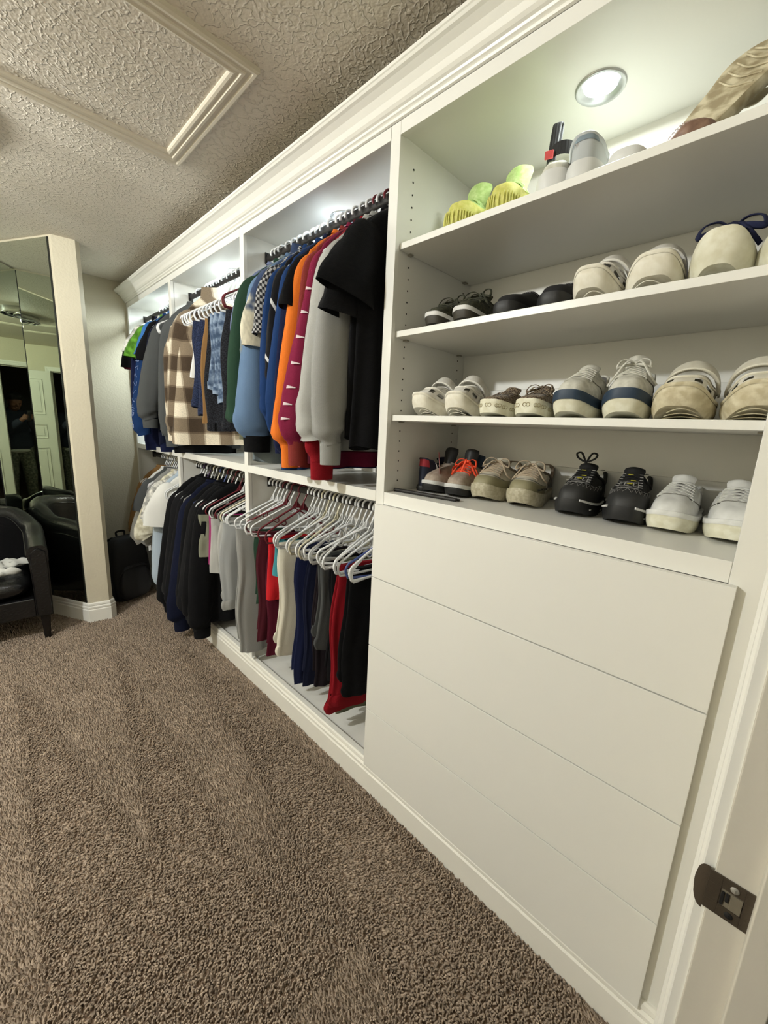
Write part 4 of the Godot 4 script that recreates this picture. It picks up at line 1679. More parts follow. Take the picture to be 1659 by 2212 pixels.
	for k in zl.size():
		var kind := "maroon" if k in [20, 21, 23] else ("cream" if k in [12, 15] else "white")
		var turn := -4.0 + 9.0 * sin(k * 2.1) - (14.0 if k in [5, 6] else 0.0) - (16.0 if k > 20 else 0.0)
		var lab := "%s hanger, %s from the drawers on the lower rod beside them" % [{"white": "white", "maroon": "dark red", "cream": "cream"}[kind], ORD[k]]
		hanger(kind, zl[k], true, deg_to_rad(turn), lab, gl if kind == "white" else ("dark red hangers on the lower rod" if kind == "maroon" else "cream hangers on the lower rod"), 0.16 * sin(k * 3.7) if k in [5, 8, 18, 22] else 0.05 * sin(k * 1.3))
	hanger("blue", -0.998, true, deg_to_rad(-20.0), "blue hanger at the drawer side end of the lower rod", "")
	var tl := [
		{n = "trousers", z = -1.025, L = 0.62, m = dgrey, w = 0.07, cx = 0.02, label = "charcoal grey trousers folded over the hanger next to the drawers"},
		{n = "sweatpants", z = -1.085, L = 0.76, m = jet, w = 0.10, cx = -0.04, rolled = jet, label = "black sweatpants with dark lettering beside the red pair"},
		{n = "sweatpants", z = -1.14, L = 0.83, m = red, w = 0.10, cx = -0.05, rolled = red, back = 1.06, label = "red sweatpants with elastic cuff and dangling drawstring"},
		{n = "cargo_trousers", z = -1.20, L = 0.93, m = olive, w = 0.10, cx = 0.02, label = "olive cargo trousers whose leg hangs lowest beside the drawers"},
		{n = "sweatpants", z = -1.255, L = 0.80, m = jet, w = 0.085, cx = 0.0, label = "black sweatpants between the olive and dark grey trousers"},
		{n = "trousers", z = -1.31, L = 0.66, m = dgrey, w = 0.085, cx = -0.02, rolled = dgrey, label = "dark grey trousers with gathered ankle"},
		{n = "sweatpants", z = -1.365, L = 0.88, m = gar("plum_black", 30, 24, 28), w = 0.085, cx = 0.0, label = "plum black sweatpants between navy and dark grey ones"},
		{n = "sweatpants", z = -1.42, L = 0.90, m = dnavy, w = 0.095, cx = 0.0, label = "ink navy sweatpants with a grey inner leg"},
		{n = "sweatpants", z = -1.475, L = 0.92, m = navy, w = 0.10, cx = -0.01, label = "navy sweatpants hanging beside the cream pair"},
		{n = "sweatpants", z = -1.53, L = 0.78, m = cream, w = 0.085, cx = -0.075, rolled = cream, label = "cream sweatpants with drawstring folded over a white hanger"},
		{n = "sweatpants", z = -1.585, L = 0.66, m = jet, w = 0.085, cx = -0.02, label = "black trousers behind the cream sweatpants"},
		{n = "trousers", z = -1.69, L = 0.86, m = wine, w = 0.10, cx = -0.03, label = "dark wine trousers hanging in front of the maroon pair"},
		{n = "sweatpants", z = -1.745, L = 0.80, m = gar("maroon_cotton", 70, 22, 32), w = 0.10, cx = -0.05, label = "maroon sweatpants between wine and green trousers"},
		{n = "trousers", z = -1.80, L = 0.62, m = green, w = 0.085, cx = -0.05, label = "dark green trousers beside the long grey pair"},
		{n = "trousers", z = -1.85, L = 0.90, m = grey, w = 0.075, cx = -0.13, label = "long grey trousers hanging in front of the lower divider"},
	]
	for s in tl:
		s.turn = -14.0
		s.th = 0.014
		s.group = "trousers on the lower rod beside the drawers"
		trousers(s)
	shorts({n = "shorts", z = -1.625, L = 0.50, w = 0.12, cx = -0.04, m = scarlet, turn = -16.0, label = "bright red shorts hanging beside the cream sweatpants"})
	shorts({n = "shorts", z = -1.565, L = 0.36, w = 0.10, cx = -0.06, m = teal, turn = -16.0, label = "teal shorts peeking out behind the cream sweatpants"})

	# --- middle bay, lower rod
	var gm := "hangers on the lower rod of the middle bay"
	var zm := [-1.965, -1.99, -2.02, -2.05, -2.085, -2.12, -2.16, -2.20, -2.25, -2.31, -2.36, -2.41, -2.46, -2.51, -2.56, -2.61, -2.66, -2.71, -2.76, -2.80, -2.84]
	var km := ["white", "white", "white", "cream", "grey", "maroon", "grey", "white", "maroon", "white", "maroon", "white", "blue", "white", "cream", "grey", "white", "purple", "white", "white", "white"]
	for k in zm.size():
		hanger(km[k], zm[k], true, deg_to_rad(-20.0 + 6.0 * sin(k * 1.9) if k < 9 else -5.0), "%s hanger, %s from the lower divider on the middle bay's lower rod" % [{"white": "white", "cream": "cream", "grey": "grey", "maroon": "dark red", "blue": "blue", "purple": "purple"}[km[k]], ORD[k]], gm if km[k] == "white" else "%s %s" % [km[k], gm])
	trousers({n = "joggers", z = -1.985, L = 0.70, m = gar("heather_grey", 150, 152, 152), w = 0.085, cx = -0.14, th = 0.018, turn = -18.0, rolled = grey, label = "heather grey joggers folded over a hanger left of the lower divider"})
	trousers({n = "joggers", z = -2.035, L = 0.52, m = lgrey, w = 0.08, cx = -0.13, th = 0.016, turn = -18.0, label = "pale grey joggers beside the heather grey pair"})
	shorts({n = "shorts", z = -2.10, L = 0.50, w = 0.13, cx = -0.10, m = lgrey, turn = -22.0, label = "light grey fleece shorts hanging from a white hanger"})
	shorts({n = "shorts", z = -2.16, L = 0.36, w = 0.09, cx = -0.10, m = gar("dark_olive_jersey", 62, 62, 50), turn = -20.0, label = "dark olive shorts with pale edge behind the grey fleece pair"})
	shorts({n = "shorts", z = -2.20, L = 0.48, w = 0.10, cx = -0.10, m = pink, turn = -20.0, label = "magenta shorts hanging beside the black tops"})
	shorts({n = "shorts", z = -2.245, L = 0.44, w = 0.10, cx = -0.14, m = gar("sage_twill", 128, 130, 112), turn = -20.0, label = "sage grey shorts with turned up edge next to the black tops"})
	var bl := [[-2.31, 0.86, 0.94, 0.07, jet, "black hoodie whose cuff hangs lowest over the closet baseboard"], [-2.36, 0.80, 0.88, 0.08, jet, "black sweatshirt with small white tag on the hem"], [-2.42, 0.82, 0.86, 0.08, black, "black jacket between the black sweatshirts"], [-2.48, 0.78, 0.84, 0.07, jet, "black hoodie in the middle of the dark row"], [-2.55, 0.84, 0.98, 0.13, dnavy, "dark navy quilted jacket with ribbed cuff near the carpet"], [-2.62, 0.80, 0.90, 0.10, jet, "black pullover behind the navy quilted jacket"], [-2.70, 0.80, 0.86, 0.09, black, "black sweatshirt with dark sheen in the dark row"], [-2.79, 0.84, 0.94, 0.10, jet, "black hoodie farthest in the dark row beside the white shirts"]]
	for q in bl:
		top({n = "hoodie" if "hoodie" in q[5] else ("jacket" if "jacket" in q[5] else "sweatshirt"), cat = "jacket" if "jacket" in q[5] else "shirt", low = true, z = q[0], L = q[1], se = q[2], out = q[3], sr = 0.07, sf = 0.6, bag = 1.0, wrist = 0.7, cuff = q[4], hem = q[4], th = 0.024, m = q[4], hood = "hoodie" in q[5], turn = -10.0, label = q[5], group = "dark tops on the lower rod of the middle bay"})

	# --- far bay, lower rod
	var fl := [
		{z = -2.985, L = 0.80, short = true, se = 0.44, out = 0.06, sr = 0.095, sf = 0.36, m = white, n = "t_shirt", cat = "t-shirt", label = "white t-shirt with broad sleeve beside the black hoodies"},
		{z = -3.06, L = 0.92, se = 0.9, out = 0.05, m = skyb, n = "shirt", label = "pale blue shirt with long creased tail below the white t-shirt"},
		{z = -3.12, L = 0.78, short = true, se = 0.42, out = 0.05, sr = 0.085, sf = 0.36, m = camo, n = "t_shirt", cat = "t-shirt", label = "pale printed t-shirt behind the white one"},
		{z = -3.18, L = 0.70, se = 0.56, out = 0.13, sr = 0.075, sf = 0.5, m = patt, n = "knit_shirt", label = "cream knit shirt with patterned striped sleeve"},
		{z = -3.27, L = 0.92, se = 0.64, out = 0.06, m = grey, n = "shirt", label = "grey shirt with tail hanging behind the pale blue one"},
		{z = -3.35, L = 0.72, short = true, se = 0.4, out = 0.05, sr = 0.075, sf = 0.4, m = dgrey, n = "t_shirt", cat = "t-shirt", label = "dark grey t-shirt over white long sleeves"},
		{z = -3.41, L = 0.72, se = 0.66, out = 0.13, sr = 0.05, wrist = 0.8, m = white, n = "long_sleeve_shirt", label = "white long sleeved shirt near the far wall"},
		{z = -3.52, L = 0.72, se = 0.6, out = 0.09, m = tan, n = "shirt", label = "brown shirt farthest on the lower rod beside the far wall"},
	]
	for s in fl:
		s.low = true
		s.th = 0.022
		s.turn = -12.0
		s.group = "shirts on the lower rod of the far bay"
		top(s)
	for k in 18:
		hanger("white" if k % 5 != 3 else "cream", -2.93 - k * 0.037, true, deg_to_rad(-6.0 + 4.0 * sin(k * 2.3)), "%s hanger, %s from the divider on the far bay's lower rod" % ["white" if k % 5 != 3 else "cream", ORD[k]], ("white" if k % 5 != 3 else "cream") + " hangers on the lower rod of the far bay")


# ------------------------------------------------------------------ shoes
# Local axes of a shoe: toe towards -x, width along z, standing on y = 0.
const N_ROUND := 64


func outline(q: Dictionary, grow := 0.0) -> PackedVector3Array:
	# sole outline, toe first, going round by the +z side
	var L: float = q.L
	var W: float = q.W
	var o := PackedVector3Array()
	for j in N_ROUND:
		var a := TAU * j / N_ROUND
		var t := (1.0 - cos(a)) * 0.5
		var g := at([[0, 1.0], [0.28, 1.0], [0.58, q.get("waist", 0.80)], [0.86, 0.80], [1, 0.78]], t)
		var z := signf(sin(a)) * pow(absf(sin(a)), q.get("square", 0.66)) * (W * g + grow)
		# toes curve towards the inside of the foot
		z += q.get("hand", 1.0) * q.get("bend", 0.006) * (0.5 - t) * 2.0
		o.append(Vector3(-L * 0.5 + L * t - cos(a) * grow, 0, z))
	return o


func spring(q: Dictionary, p: Vector3) -> float:
	var t: float = (p.x + q.L * 0.5) / q.L
	var s: float = q.get("spring", 0.012)
	return s * pow(maxf(0.0, 1.0 - t / 0.34), 2.0) + q.get("heel_up", 0.0) * pow(maxf(0.0, (t - 0.8) / 0.2), 2.0)


func sole_band(q: Dictionary, y0: float, y1: float, g0: float, g1: float, bulge := 0.0, bottom := true) -> MB:
	var b := MB.new()
	var rows := []
	var k := 5
	for i in k + 1:
		var u := float(i) / k
		var ring := outline(q, lerpf(g0, g1, u) + bulge * sin(PI * u))
		for j in ring.size():
			var p := ring[j]
			var t: float = (p.x + q.L * 0.5) / q.L
			var lift: float = 1.0 + q.get("wedge", 0.0) * t
			ring[j] = Vector3(p.x, lerpf(y0, y1, u) * lift + spring(q, p), p.z)
		rows.append(ring)
	b.grid(rows, true, true)
	if bottom:
		b.cap(rows[0], false)
	b.cap(rows[k], true)
	return b


func collar_loop(q: Dictionary) -> PackedVector3Array:
	var L: float = q.L
	var o := PackedVector3Array()
	for j in N_ROUND:
		var a := TAU * j / N_ROUND
		var t: float = lerpf(q.get("throat", 0.42), q.get("heel_t", 0.955), (1.0 - cos(a)) * 0.5)
		var z: float = signf(sin(a)) * pow(absf(sin(a)), 0.8) * q.W * q.get("ow", 0.62)
		var f := (1.0 - cos(a)) * 0.5
		var y: float = at([[0, q.get("hf", 0.095)], [0.25, lerpf(q.get("hf", 0.095), q.get("hs", 0.068), 0.6)], [0.55, q.get("hs", 0.068)], [0.85, q.get("hh", 0.085) * 0.95], [1, q.get("hh", 0.085)]], f)
		o.append(Vector3(-L * 0.5 + L * t, y, z))
	return o


func upper_point(q: Dictionary, S: PackedVector3Array, O: PackedVector3Array, j: int, s: float) -> Vector3:
	var a := TAU * j / N_ROUND
	var toe := clampf(cos(a), 0.0, 1.0)
	var y0: float = q.y0 + spring(q, S[j])
	if q.has("wedge"):
		y0 += q.y0 * q.wedge * ((S[j].x + q.L * 0.5) / q.L)
	var k := 1.0 - cos(s * PI * 0.5)
	var pw := lerpf(1.25, q.get("toe_pow", 0.9), toe)
	var p := S[j].lerp(O[j], pow(k, pw))
	var rise := sin(s * PI * 0.5)
	var up := pow(rise, lerpf(1.0, q.get("toe_rise", 1.35), toe))
	if q.has("sole"):
		# toe box, then the long slope of the vamp
		var f := pow(k, pw)
		var v := lin([[0, 0], [0.012, 0.14], [0.04, 0.27], [0.1, 0.39], [0.2, 0.48], [0.34, 0.56], [0.5, 0.66], [0.75, 0.83], [1, 1]], f)
		up = lerpf(up, v, smoothstep(0.35, 0.9, toe) * q.get("vamp", 1.0))
	p.y = lerpf(y0, O[j].y, up)
	return p


func lin(knots: Array, t: float) -> float:
	for i in knots.size() - 1:
		if t <= knots[i + 1][0]:
			return lerpf(knots[i][1], knots[i + 1][1], (t - knots[i][0]) / (knots[i + 1][0] - knots[i][0]))
	return knots[-1][1]


func upper_grid(q: Dictionary, s0: float, s1: float, m: int, off := 0.0, skip := {}, j0 := 0, j1 := N_ROUND) -> MB:
	var b := MB.new()
	var S := outline(q, -0.004 + off)
	var O := collar_loop(q)
	var rows := []
	for i in m + 1:
		var s := lerpf(s0, s1, float(i) / m)
		var row := PackedVector3Array()
		for j in (N_ROUND if j1 - j0 == N_ROUND else j1 - j0 + 1):
			var jj := (j0 + j + N_ROUND) % N_ROUND
			var p := upper_point(q, S, O, jj, s)
			if off != 0.0:
				var c := Vector3(p.x + 0.02, 0.03, 0.0)
				p += (p - c).normalized() * off
			row.append(p)
		rows.append(row)
	b.grid(rows, j1 - j0 == N_ROUND, true, 1.0, 1.0, skip)
	return b


func lining(q: Dictionary) -> MB:
	var b := MB.new()
	var O := collar_loop(q)
	var rows := []
	for i in 4:
		var u := i / 3.0
		var row := PackedVector3Array()
		for p in O:
			var c := Vector3(lerpf(p.x, p.x * 0.95, u), lerpf(p.y, q.y0 + 0.012, u), p.z * lerpf(0.97, 1.15, u))
			row.append(c)
		rows.append(row)
	b.grid(rows, true, true)
	b.cap(rows[3], true)
	return b


func collar_rim(q: Dictionary, r: float) -> MB:
	var b := MB.new()
	b.tube(collar_loop(q), r, 8, true)
	return b


func eyelet(q: Dictionary, side: float, s: float, spread := 5.0) -> Vector3:
	var S := outline(q, -0.004)
	var O := collar_loop(q)
	var j := int(spread) if side > 0 else N_ROUND - int(spread)
	return upper_point(q, S, O, j, s) + Vector3(-0.001, 0.0025, 0)


func laces(q: Dictionary, parent: Node3D, m: Material, rows: int, r := 0.0026, flat := 0.5, s0 := 0.62, s1 := 0.97, bow := true, spread := 6.0) -> void:
	s0 -= 0.13
	for k in rows:
		var u := float(k) / maxi(1, rows - 1)
		var s := lerpf(s0, s1, u)
		var sn := lerpf(s0, s1, minf(1.0, u + 0.6 / rows))
		for side in [1.0, -1.0]:
			var a := eyelet(q, side, s, spread)
			var c := eyelet(q, -side, sn, spread)
			var b := MB.new()
			var mid := (a + c) * 0.5 + Vector3(-0.004, 0.009 + 0.002 * side, 0)
			b.tube(smooth(PackedVector3Array([a + Vector3(0, -0.004, side * 0.001), a + Vector3(-0.001, 0.002, 0), mid, c + Vector3(-0.001, 0.002, 0)]), 4), r, 6, false, flat)
			obj("lace", b, m, parent)
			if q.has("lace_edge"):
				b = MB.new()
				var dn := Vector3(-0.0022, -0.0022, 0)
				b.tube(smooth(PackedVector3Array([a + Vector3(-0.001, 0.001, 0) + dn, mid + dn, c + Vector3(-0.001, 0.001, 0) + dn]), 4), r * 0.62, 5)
				obj("lace_edge", b, q.lace_edge, parent)  # dark line paints the shaded gap under the lace and its dirty edge
	if bow:
		var tp := (eyelet(q, 1.0, s1, spread) + eyelet(q, -1.0, s1, spread)) * 0.5 + Vector3(-0.008, 0.012, 0)
		var big: float = q.get("bow", 1.0)
		for side in [1.0, -1.0]:
			var b := MB.new()
			b.tube(smooth(PackedVector3Array([tp, tp + Vector3(-0.006, 0.010, side * 0.014) * big, tp + Vector3(-0.012, 0.006, side * 0.030) * big, tp + Vector3(-0.022, -0.010, side * 0.034) * big, tp + Vector3(-0.016, -0.004, side * 0.016) * big, tp]), 5), r, 6, false, flat)
			obj("bow_loop", b, m, parent)
			b = MB.new()
			b.tube(smooth(PackedVector3Array([tp, tp + Vector3(-0.02, 0.002, side * 0.016), eyelet(q, side, 0.6, 9.0) + Vector3(-0.004, 0.004, side * 0.004), eyelet(q, side, 0.40, 12.0) + Vector3(-0.004, 0.002, side * 0.006)]), 6), r, 6, false, flat)
			obj("lace_end", b, m, parent)
		var kb := MB.new()
		kb.tube(PackedVector3Array([tp + Vector3(0, 0, -0.005), tp + Vector3(0, 0.002, 0), tp + Vector3(0, 0, 0.005)]), r * 2.0, 7)
		obj("knot", kb, m, parent)


func tongue(q: Dictionary, m: Material, parent: Node3D, rise := 0.02, w := 0.024) -> Node3D:
	var b := MB.new()
	var rows := []
	var base: float = -q.L * 0.5 + q.L * q.get("throat", 0.42)
	for f in 2:
		for i in 7:
			var u := i / 6.0 if f == 0 else 1.0 - i / 6.0
			var row := PackedVector3Array()
			for j in 9:
				var v := j / 4.0 - 1.0
				var wid := w * (0.8 + 0.3 * u) * (1.0 if u < 0.85 else 0.86)
				row.append(Vector3(base - 0.010 + 0.025 * u + 0.012 * v * v + 0.005 * f, q.hf - 0.012 + (rise + 0.012) * u - 0.006 * v * v, v * wid))
			rows.append(row)
	b.grid(rows, false, true)
	return obj("tongue", b, m, parent)


func stained(key: String, lo: Color, hi: Color, rep: float, rough := 0.6, freq := 0.018) -> StandardMaterial3D:
	if mats.has(key):
		return mats[key]
	var m := mat(key, Color.WHITE, rough)
	m.albedo_texture = grain(lo, hi, freq, key.hash() % 1000)
	m.uv1_triplanar = true
	m.uv1_scale = Vector3.ONE * rep
	return m


func shoe_thing(n: String, label: String, cat: String, q: Dictionary, x: float, y: float, z: float, turn: float, group: String) -> Node3D:
	return thing(n, label, cat, Vector3(x, y, z), deg_to_rad(turn), group)


func clog(label: String, x: float, y: float, z: float, turn: float, L: float, W: float, hand: float, foam: Material, sole_m: Material, group: String) -> void:
	var q := {L = L, W = W, y0 = 0.034, spring = 0.030, throat = 0.40, heel_t = 0.97, ow = 0.80, hf = 0.098, hs = 0.062, hh = 0.052, toe_rise = 0.92, toe_pow = 0.72, square = 0.58, hand = hand, waist = 0.86, heel_up = 0.012, bend = 0.008}
	var t := shoe_thing("clog", label, "clog", q, x, y, z, turn, group)
	var so := obj("sole", sole_band(q, 0.0, 0.036, -0.004, 0.002, 0.005), sole_m, t)
	# grooved underside of the raised toe
	for k in 4:
		var b := MB.new()
		var row := PackedVector3Array()
		for j in 7:
			var v := j / 3.0 - 1.0
			var xx := -L * 0.5 + 0.014 + 0.017 * k + 0.016 * v * v
			row.append(Vector3(xx, spring(q, Vector3(xx, 0, 0)) + 0.0002, v * W * (0.45 + 0.1 * k)))
		b.tube(row, 0.0013, 5)
		obj("tread", b, sole_m, so)
	obj("foxing", sole_band(q, 0.033, 0.041, 0.0035, 0.0035, 0.0015, false), sole_m, t)
	# shell with real vents: cells left out of the grid
	var skip := {}
	for c in [2, 3, 4, 7, 8, 9, 12, 13, 14, 17, 18]:
		for i in [5, 6, 7]:
			skip[i * 1000 + c] = true
			skip[i * 1000 + (N_ROUND - 1 - c)] = true
	for c in [1, 5, 9]:
		skip[12 * 1000 + c] = true
		skip[12 * 1000 + (N_ROUND - 1 - c)] = true
	for c in [3, 7]:
		skip[14 * 1000 + c] = true
		skip[14 * 1000 + (N_ROUND - 1 - c)] = true
	obj("shell", upper_grid(q, 0.0, 1.0, 18, 0.0, skip), foam, t)
	var inner := q.duplicate()
	inner.W = W - 0.004
	inner.hf = 0.094
	obj("inner_shell", upper_grid(inner, 0.0, 1.0, 18, -0.003, skip), foam, t)
	obj("rim", collar_rim(q, 0.003), foam, t)
	var ridge := MB.new()
	var S := outline(q, -0.003)
	var O := collar_loop(q)
	var pr := PackedVector3Array()
	for j in range(-15, 16):
		pr.append(upper_point(q, S, O, (j + N_ROUND) % N_ROUND, 0.55) + Vector3(-0.001, 0.001, 0))
	ridge.tube(pr, 0.0022, 6)
	obj("toe_ridge", ridge, foam, t)
	# strap swung forward over the instep
	var rows := []
	for f in 2:
		for i in 2:
			var g := i if f == 0 else 1 - i
			var row := PackedVector3Array()
			for j in 25:
				var a := PI * j / 24.0
				var r := 1.0 + 0.0 * f
				var th := 0.0035 * (1 if f == 0 else -1)
				var zz := cos(a) * (W * 0.90 + th)
				var up := pow(sin(a), 0.75)
				row.append(Vector3(-L * 0.5 + L * 0.55 - 0.038 * up + (g - 0.5) * 0.030 * (0.75 + 0.25 * up), 0.060 + up * (0.060 + th) + (g - 0.5) * 0.018 * up, zz))
			rows.append(row)
	rows.append(rows[0])
	var sb := MB.new()
	sb.grid(rows)
	var strap := obj("strap", sb, foam, t)
	for s in [1.0, -1.0]:
		var rb := MB.new()
		rb.lathe(PackedVector2Array([Vector2(0.0095, 0.0), Vector2(0.009, 0.003), Vector2(0.006, 0.004), Vector2(0.0004, 0.0035)]), 16, Transform3D(Basis(Vector3(1, 0, 0), PI / 2 * s), Vector3(-L * 0.5 + L * 0.55, 0.064, s * (W * 0.91))))
		obj("rivet", rb, foam, strap)


func low_shoe(n: String, label: String, cat: String, x: float, y: float, z: float, turn: float, q: Dictionary, um: Material, sm: Material, lm: Material, group: String) -> Node3D:
	var t := shoe_thing(n, label, cat, q, x, y, z, turn, group)
	var sh: float = q.sole
	q.y0 = sh - 0.002
	obj("sole", sole_band(q, 0.0, sh, q.get("sg0", 0.0), q.get("sg1", 0.003), q.get("sb", 0.002)), sm, t)
	obj("upper", upper_grid(q, 0.0, 1.0, 16), um, t)
	obj("lining", lining(q), q.get("lining", mat("lining_grey", rgb(96, 94, 90), 0.9)), t)
	obj("collar", collar_rim(q, q.get("rim", 0.0035)), q.get("collar_m", um), t)
	if q.has("cap_m"):
		obj("toe_cap", upper_grid(q, 0.0, q.get("cap_s", 0.5), 8, 0.0012, {}, -13, 13), q.cap_m, t)
	if q.has("line_m"):
		obj("sole_line", sole_band(q, sh * q.get("l0", 0.62), sh * q.get("l1", 1.05), 0.0038, 0.0042, 0.0006, false), q.line_m, t)
	if q.has("heel_m"):
		obj("heel_tab", upper_grid(q, 0.5, 1.0, 6, 0.0016, {}, 26, 38), q.heel_m, t)
	if q.has("tongue_m"):
		tongue(q, q.tongue_m, t, q.get("tongue_rise", 0.02), q.get("tongue_w", 0.024))
	if lm:
		laces(q, t, lm, q.get("rows", 5), q.get("lr", 0.0028), q.get("lf", 0.45), q.get("ls", 0.62), 0.97, q.get("bowed", true), q.get("spread", 6.0))
	return t


func shoes() -> void:
	var foam := stained("white_foam", rgb(222, 218, 208), rgb(236, 234, 228), 7.0, 0.62)
	var foam2 := stained("yellowed_foam", rgb(216, 210, 192), rgb(230, 226, 212), 6.0, 0.62)
	var dirty := stained("scuffed_sole", rgb(184, 172, 140), rgb(216, 208, 182), 8.0, 0.7)
	var wleather := stained("white_leather", rgb(208, 208, 204), rgb(222, 222, 219), 6.0, 0.5)
	var wsole := stained("cream_rubber", rgb(212, 208, 184), rgb(228, 226, 208), 7.0, 0.6)
	var wlace := mat("white_lace", rgb(208, 208, 202), 0.85)
	var blackm := mat("black_mesh", rgb(20, 20, 21), 0.8, "fine", 60.0, 0.05)
	var black_r := mat("black_rubber", rgb(24, 24, 25), 0.55)
	var greyr := mat("grey_toe_rubber", rgb(44, 44, 44), 0.6)
	var wline := mat("white_foam_line", rgb(206, 206, 204), 0.5)
	var printw := mat("print_silver", rgb(170, 168, 166), 0.6)
	var yell := mat("print_yellow", rgb(186, 178, 40), 0.7)

	# --- bottom shelf, from the right
	var gw := "white low-top sneakers on the bottom shoe shelf"
	for k in 2:
		var q := {L = 0.285, W = 0.053, sole = 0.036, sg0 = -0.004, sg1 = 0.002, sb = 0.003, spring = 0.014, hf = 0.112, hs = 0.082, hh = 0.10, throat = 0.44, ow = 0.66, toe_rise = 1.15, toe_pow = 0.85, square = 0.56, hand = -1.0 if k == 0 else 1.0, rows = 6, ls = 0.66, lr = 0.0034, bowed = false, spread = 7.0, lace_edge = mat("lace_shade_grime", rgb(58, 56, 52), 0.9), tongue_m = wleather, line_m = wleather, l0 = 0.82, l1 = 1.14}
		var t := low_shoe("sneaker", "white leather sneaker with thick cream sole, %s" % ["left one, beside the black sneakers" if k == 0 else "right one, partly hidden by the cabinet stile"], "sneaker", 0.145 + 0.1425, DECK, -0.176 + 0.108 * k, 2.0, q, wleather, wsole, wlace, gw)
		seam(q, t, mat("seam_grey", rgb(120, 118, 110), 0.8), 0.60, 13)
		for s in [1.0, -1.0]:
			for r in 6:
				var p := eyelet(q, s, lerpf(0.53, 0.97, r / 5.0), 8.0)
				var b := MB.new()
				b.lathe(PackedVector2Array([Vector2(0.0028, -0.001), Vector2(0.0028, 0.0012), Vector2(0.0014, 0.0012)]), 10, Transform3D(Basis(), p))
				obj("eyelet", b, wline, t)
	var gb := "black trail sneakers on the bottom shoe shelf"
	for k in 2:
		var q := {L = 0.285, W = 0.054, sole = 0.034, sg0 = 0.0, sg1 = 0.004, spring = 0.016, hf = 0.118, hs = 0.08, hh = 0.112, throat = 0.44, ow = 0.66, toe_rise = 1.3, toe_pow = 0.9, hand = -1.0 if k == 0 else 1.0, rows = 6, ls = 0.68, lr = 0.0026, bowed = false, cap_m = greyr, cap_s = 0.52, tongue_m = blackm, tongue_rise = 0.022, collar_m = blackm, rim = 0.006}
		var t := low_shoe("sneaker", "black trail sneaker with white sole stripes, %s" % ["with a tall heel loop" if k == 0 else "the one beside the white sneakers"], "sneaker", 0.145 + 0.1425, DECK, -0.405 + 0.118 * k, 6.0, q, blackm, black_r, blackm, gb)
		# white stripes along the top of the sole, interrupted at the toe
		for rg in [[3, 17], [N_ROUND - 9, N_ROUND - 5], [20, 28]]:
			var b := MB.new()
			var ring := outline(q, 0.0052)
			var pts := PackedVector3Array()
			for j in range(rg[0], rg[1] + 1):
				var p := ring[j % N_ROUND]
				pts.append(Vector3(p.x, 0.033 + spring(q, p), p.z))
			b.tube(pts, 0.0032, 6)
			obj("sole_stripe", b, wline, t)
		for sp in [[8, 0.020], [14, 0.012], [18, 0.018]]:
			var b := MB.new()
			var p := outline(q, 0.004)[sp[0]]
			b.box(Vector3(p.x - 0.005, sp[1], p.z - 0.002), Vector3(p.x + 0.005, sp[1] + 0.003, p.z + 0.0022), 0.001)
			obj("sole_mark", b, wline, t)
		# zigzag stitching over the toe
		var S := outline(q, -0.002)
		var O := collar_loop(q)
		var zb := MB.new()
		var zp := PackedVector3Array()
		for j in range(-16, 17):
			zp.append(upper_point(q, S, O, (j + N_ROUND) % N_ROUND, 0.56 if j % 2 == 0 else 0.40) + Vector3(-0.0012, 0.0014, 0))
		zb.tube(zp, 0.0006, 4)
		obj("stitching", zb, printw, t)
		zb = MB.new()
		zp = PackedVector3Array()
		for j in range(-16, 17):
			zp.append(upper_point(q, S, O, (j + N_ROUND) % N_ROUND, 0.565) + Vector3(-0.0012, 0.0014, 0))
		zb.tube(zp, 0.0006, 4)
		obj("stitching", zb, printw, t)
		# woven label above the toe
		for st in label_strokes():
			var b := MB.new()
			var r0 := PackedVector3Array()
			var r1 := PackedVector3Array()
			for g in 2:
				var pt := PackedVector3Array()
				for h in 3:
					var jj: float = lerpf(st[0], st[2], h / 2.0)
					var ss: float = lerpf(st[1], st[3], h / 2.0)
					var w: float = (g - 0.5)
					if absf(st[0] - st[2]) > absf(st[1] - st[3]) * 40.0:
						ss += w * 0.010
					else:
						jj += w * 0.5
					var fl := floori(jj)
					var p0 := upper_point(q, S, O, (fl + N_ROUND) % N_ROUND, ss)
					var p1 := upper_point(q, S, O, (fl + 1 + N_ROUND) % N_ROUND, ss)
					pt.append(p0.lerp(p1, jj - fl) + Vector3(-0.0012, 0.0022, 0))
				if g == 0:
					r0 = pt
				else:
					r1 = pt
			b.grid([r0, r1])
			obj("label_print", b, printw, t)
		for s in [[0.64, 0.0], [0.74, 0.006], [0.92, -0.004]]:
			var p := (eyelet(q, 1.0, s[0], 5.0) + eyelet(q, -1.0, s[0], 5.0)) * 0.5 + Vector3(0, 0.009, s[1])
			var b := MB.new()
			b.box(p - Vector3(0.004, 0.001, 0.006), p + Vector3(0.004, 0.001, 0.006), 0.0004, Transform3D.IDENTITY)
			obj("yellow_print", b, yell, t)
		# flecks on the laces
		for r in 6:
			for s in [1.0, -1.0]:
				var p := eyelet(q, s, lerpf(0.56, 0.97, r / 5.0), 5.0) + Vector3(-0.003, 0.006, 0)
				var b := MB.new()
				b.box(p - Vector3(0.0008, 0.0006, 0.004), p + Vector3(0.0008, 0.0008, 0.004), 0.0003)
				obj("lace_fleck", b, printw, t)
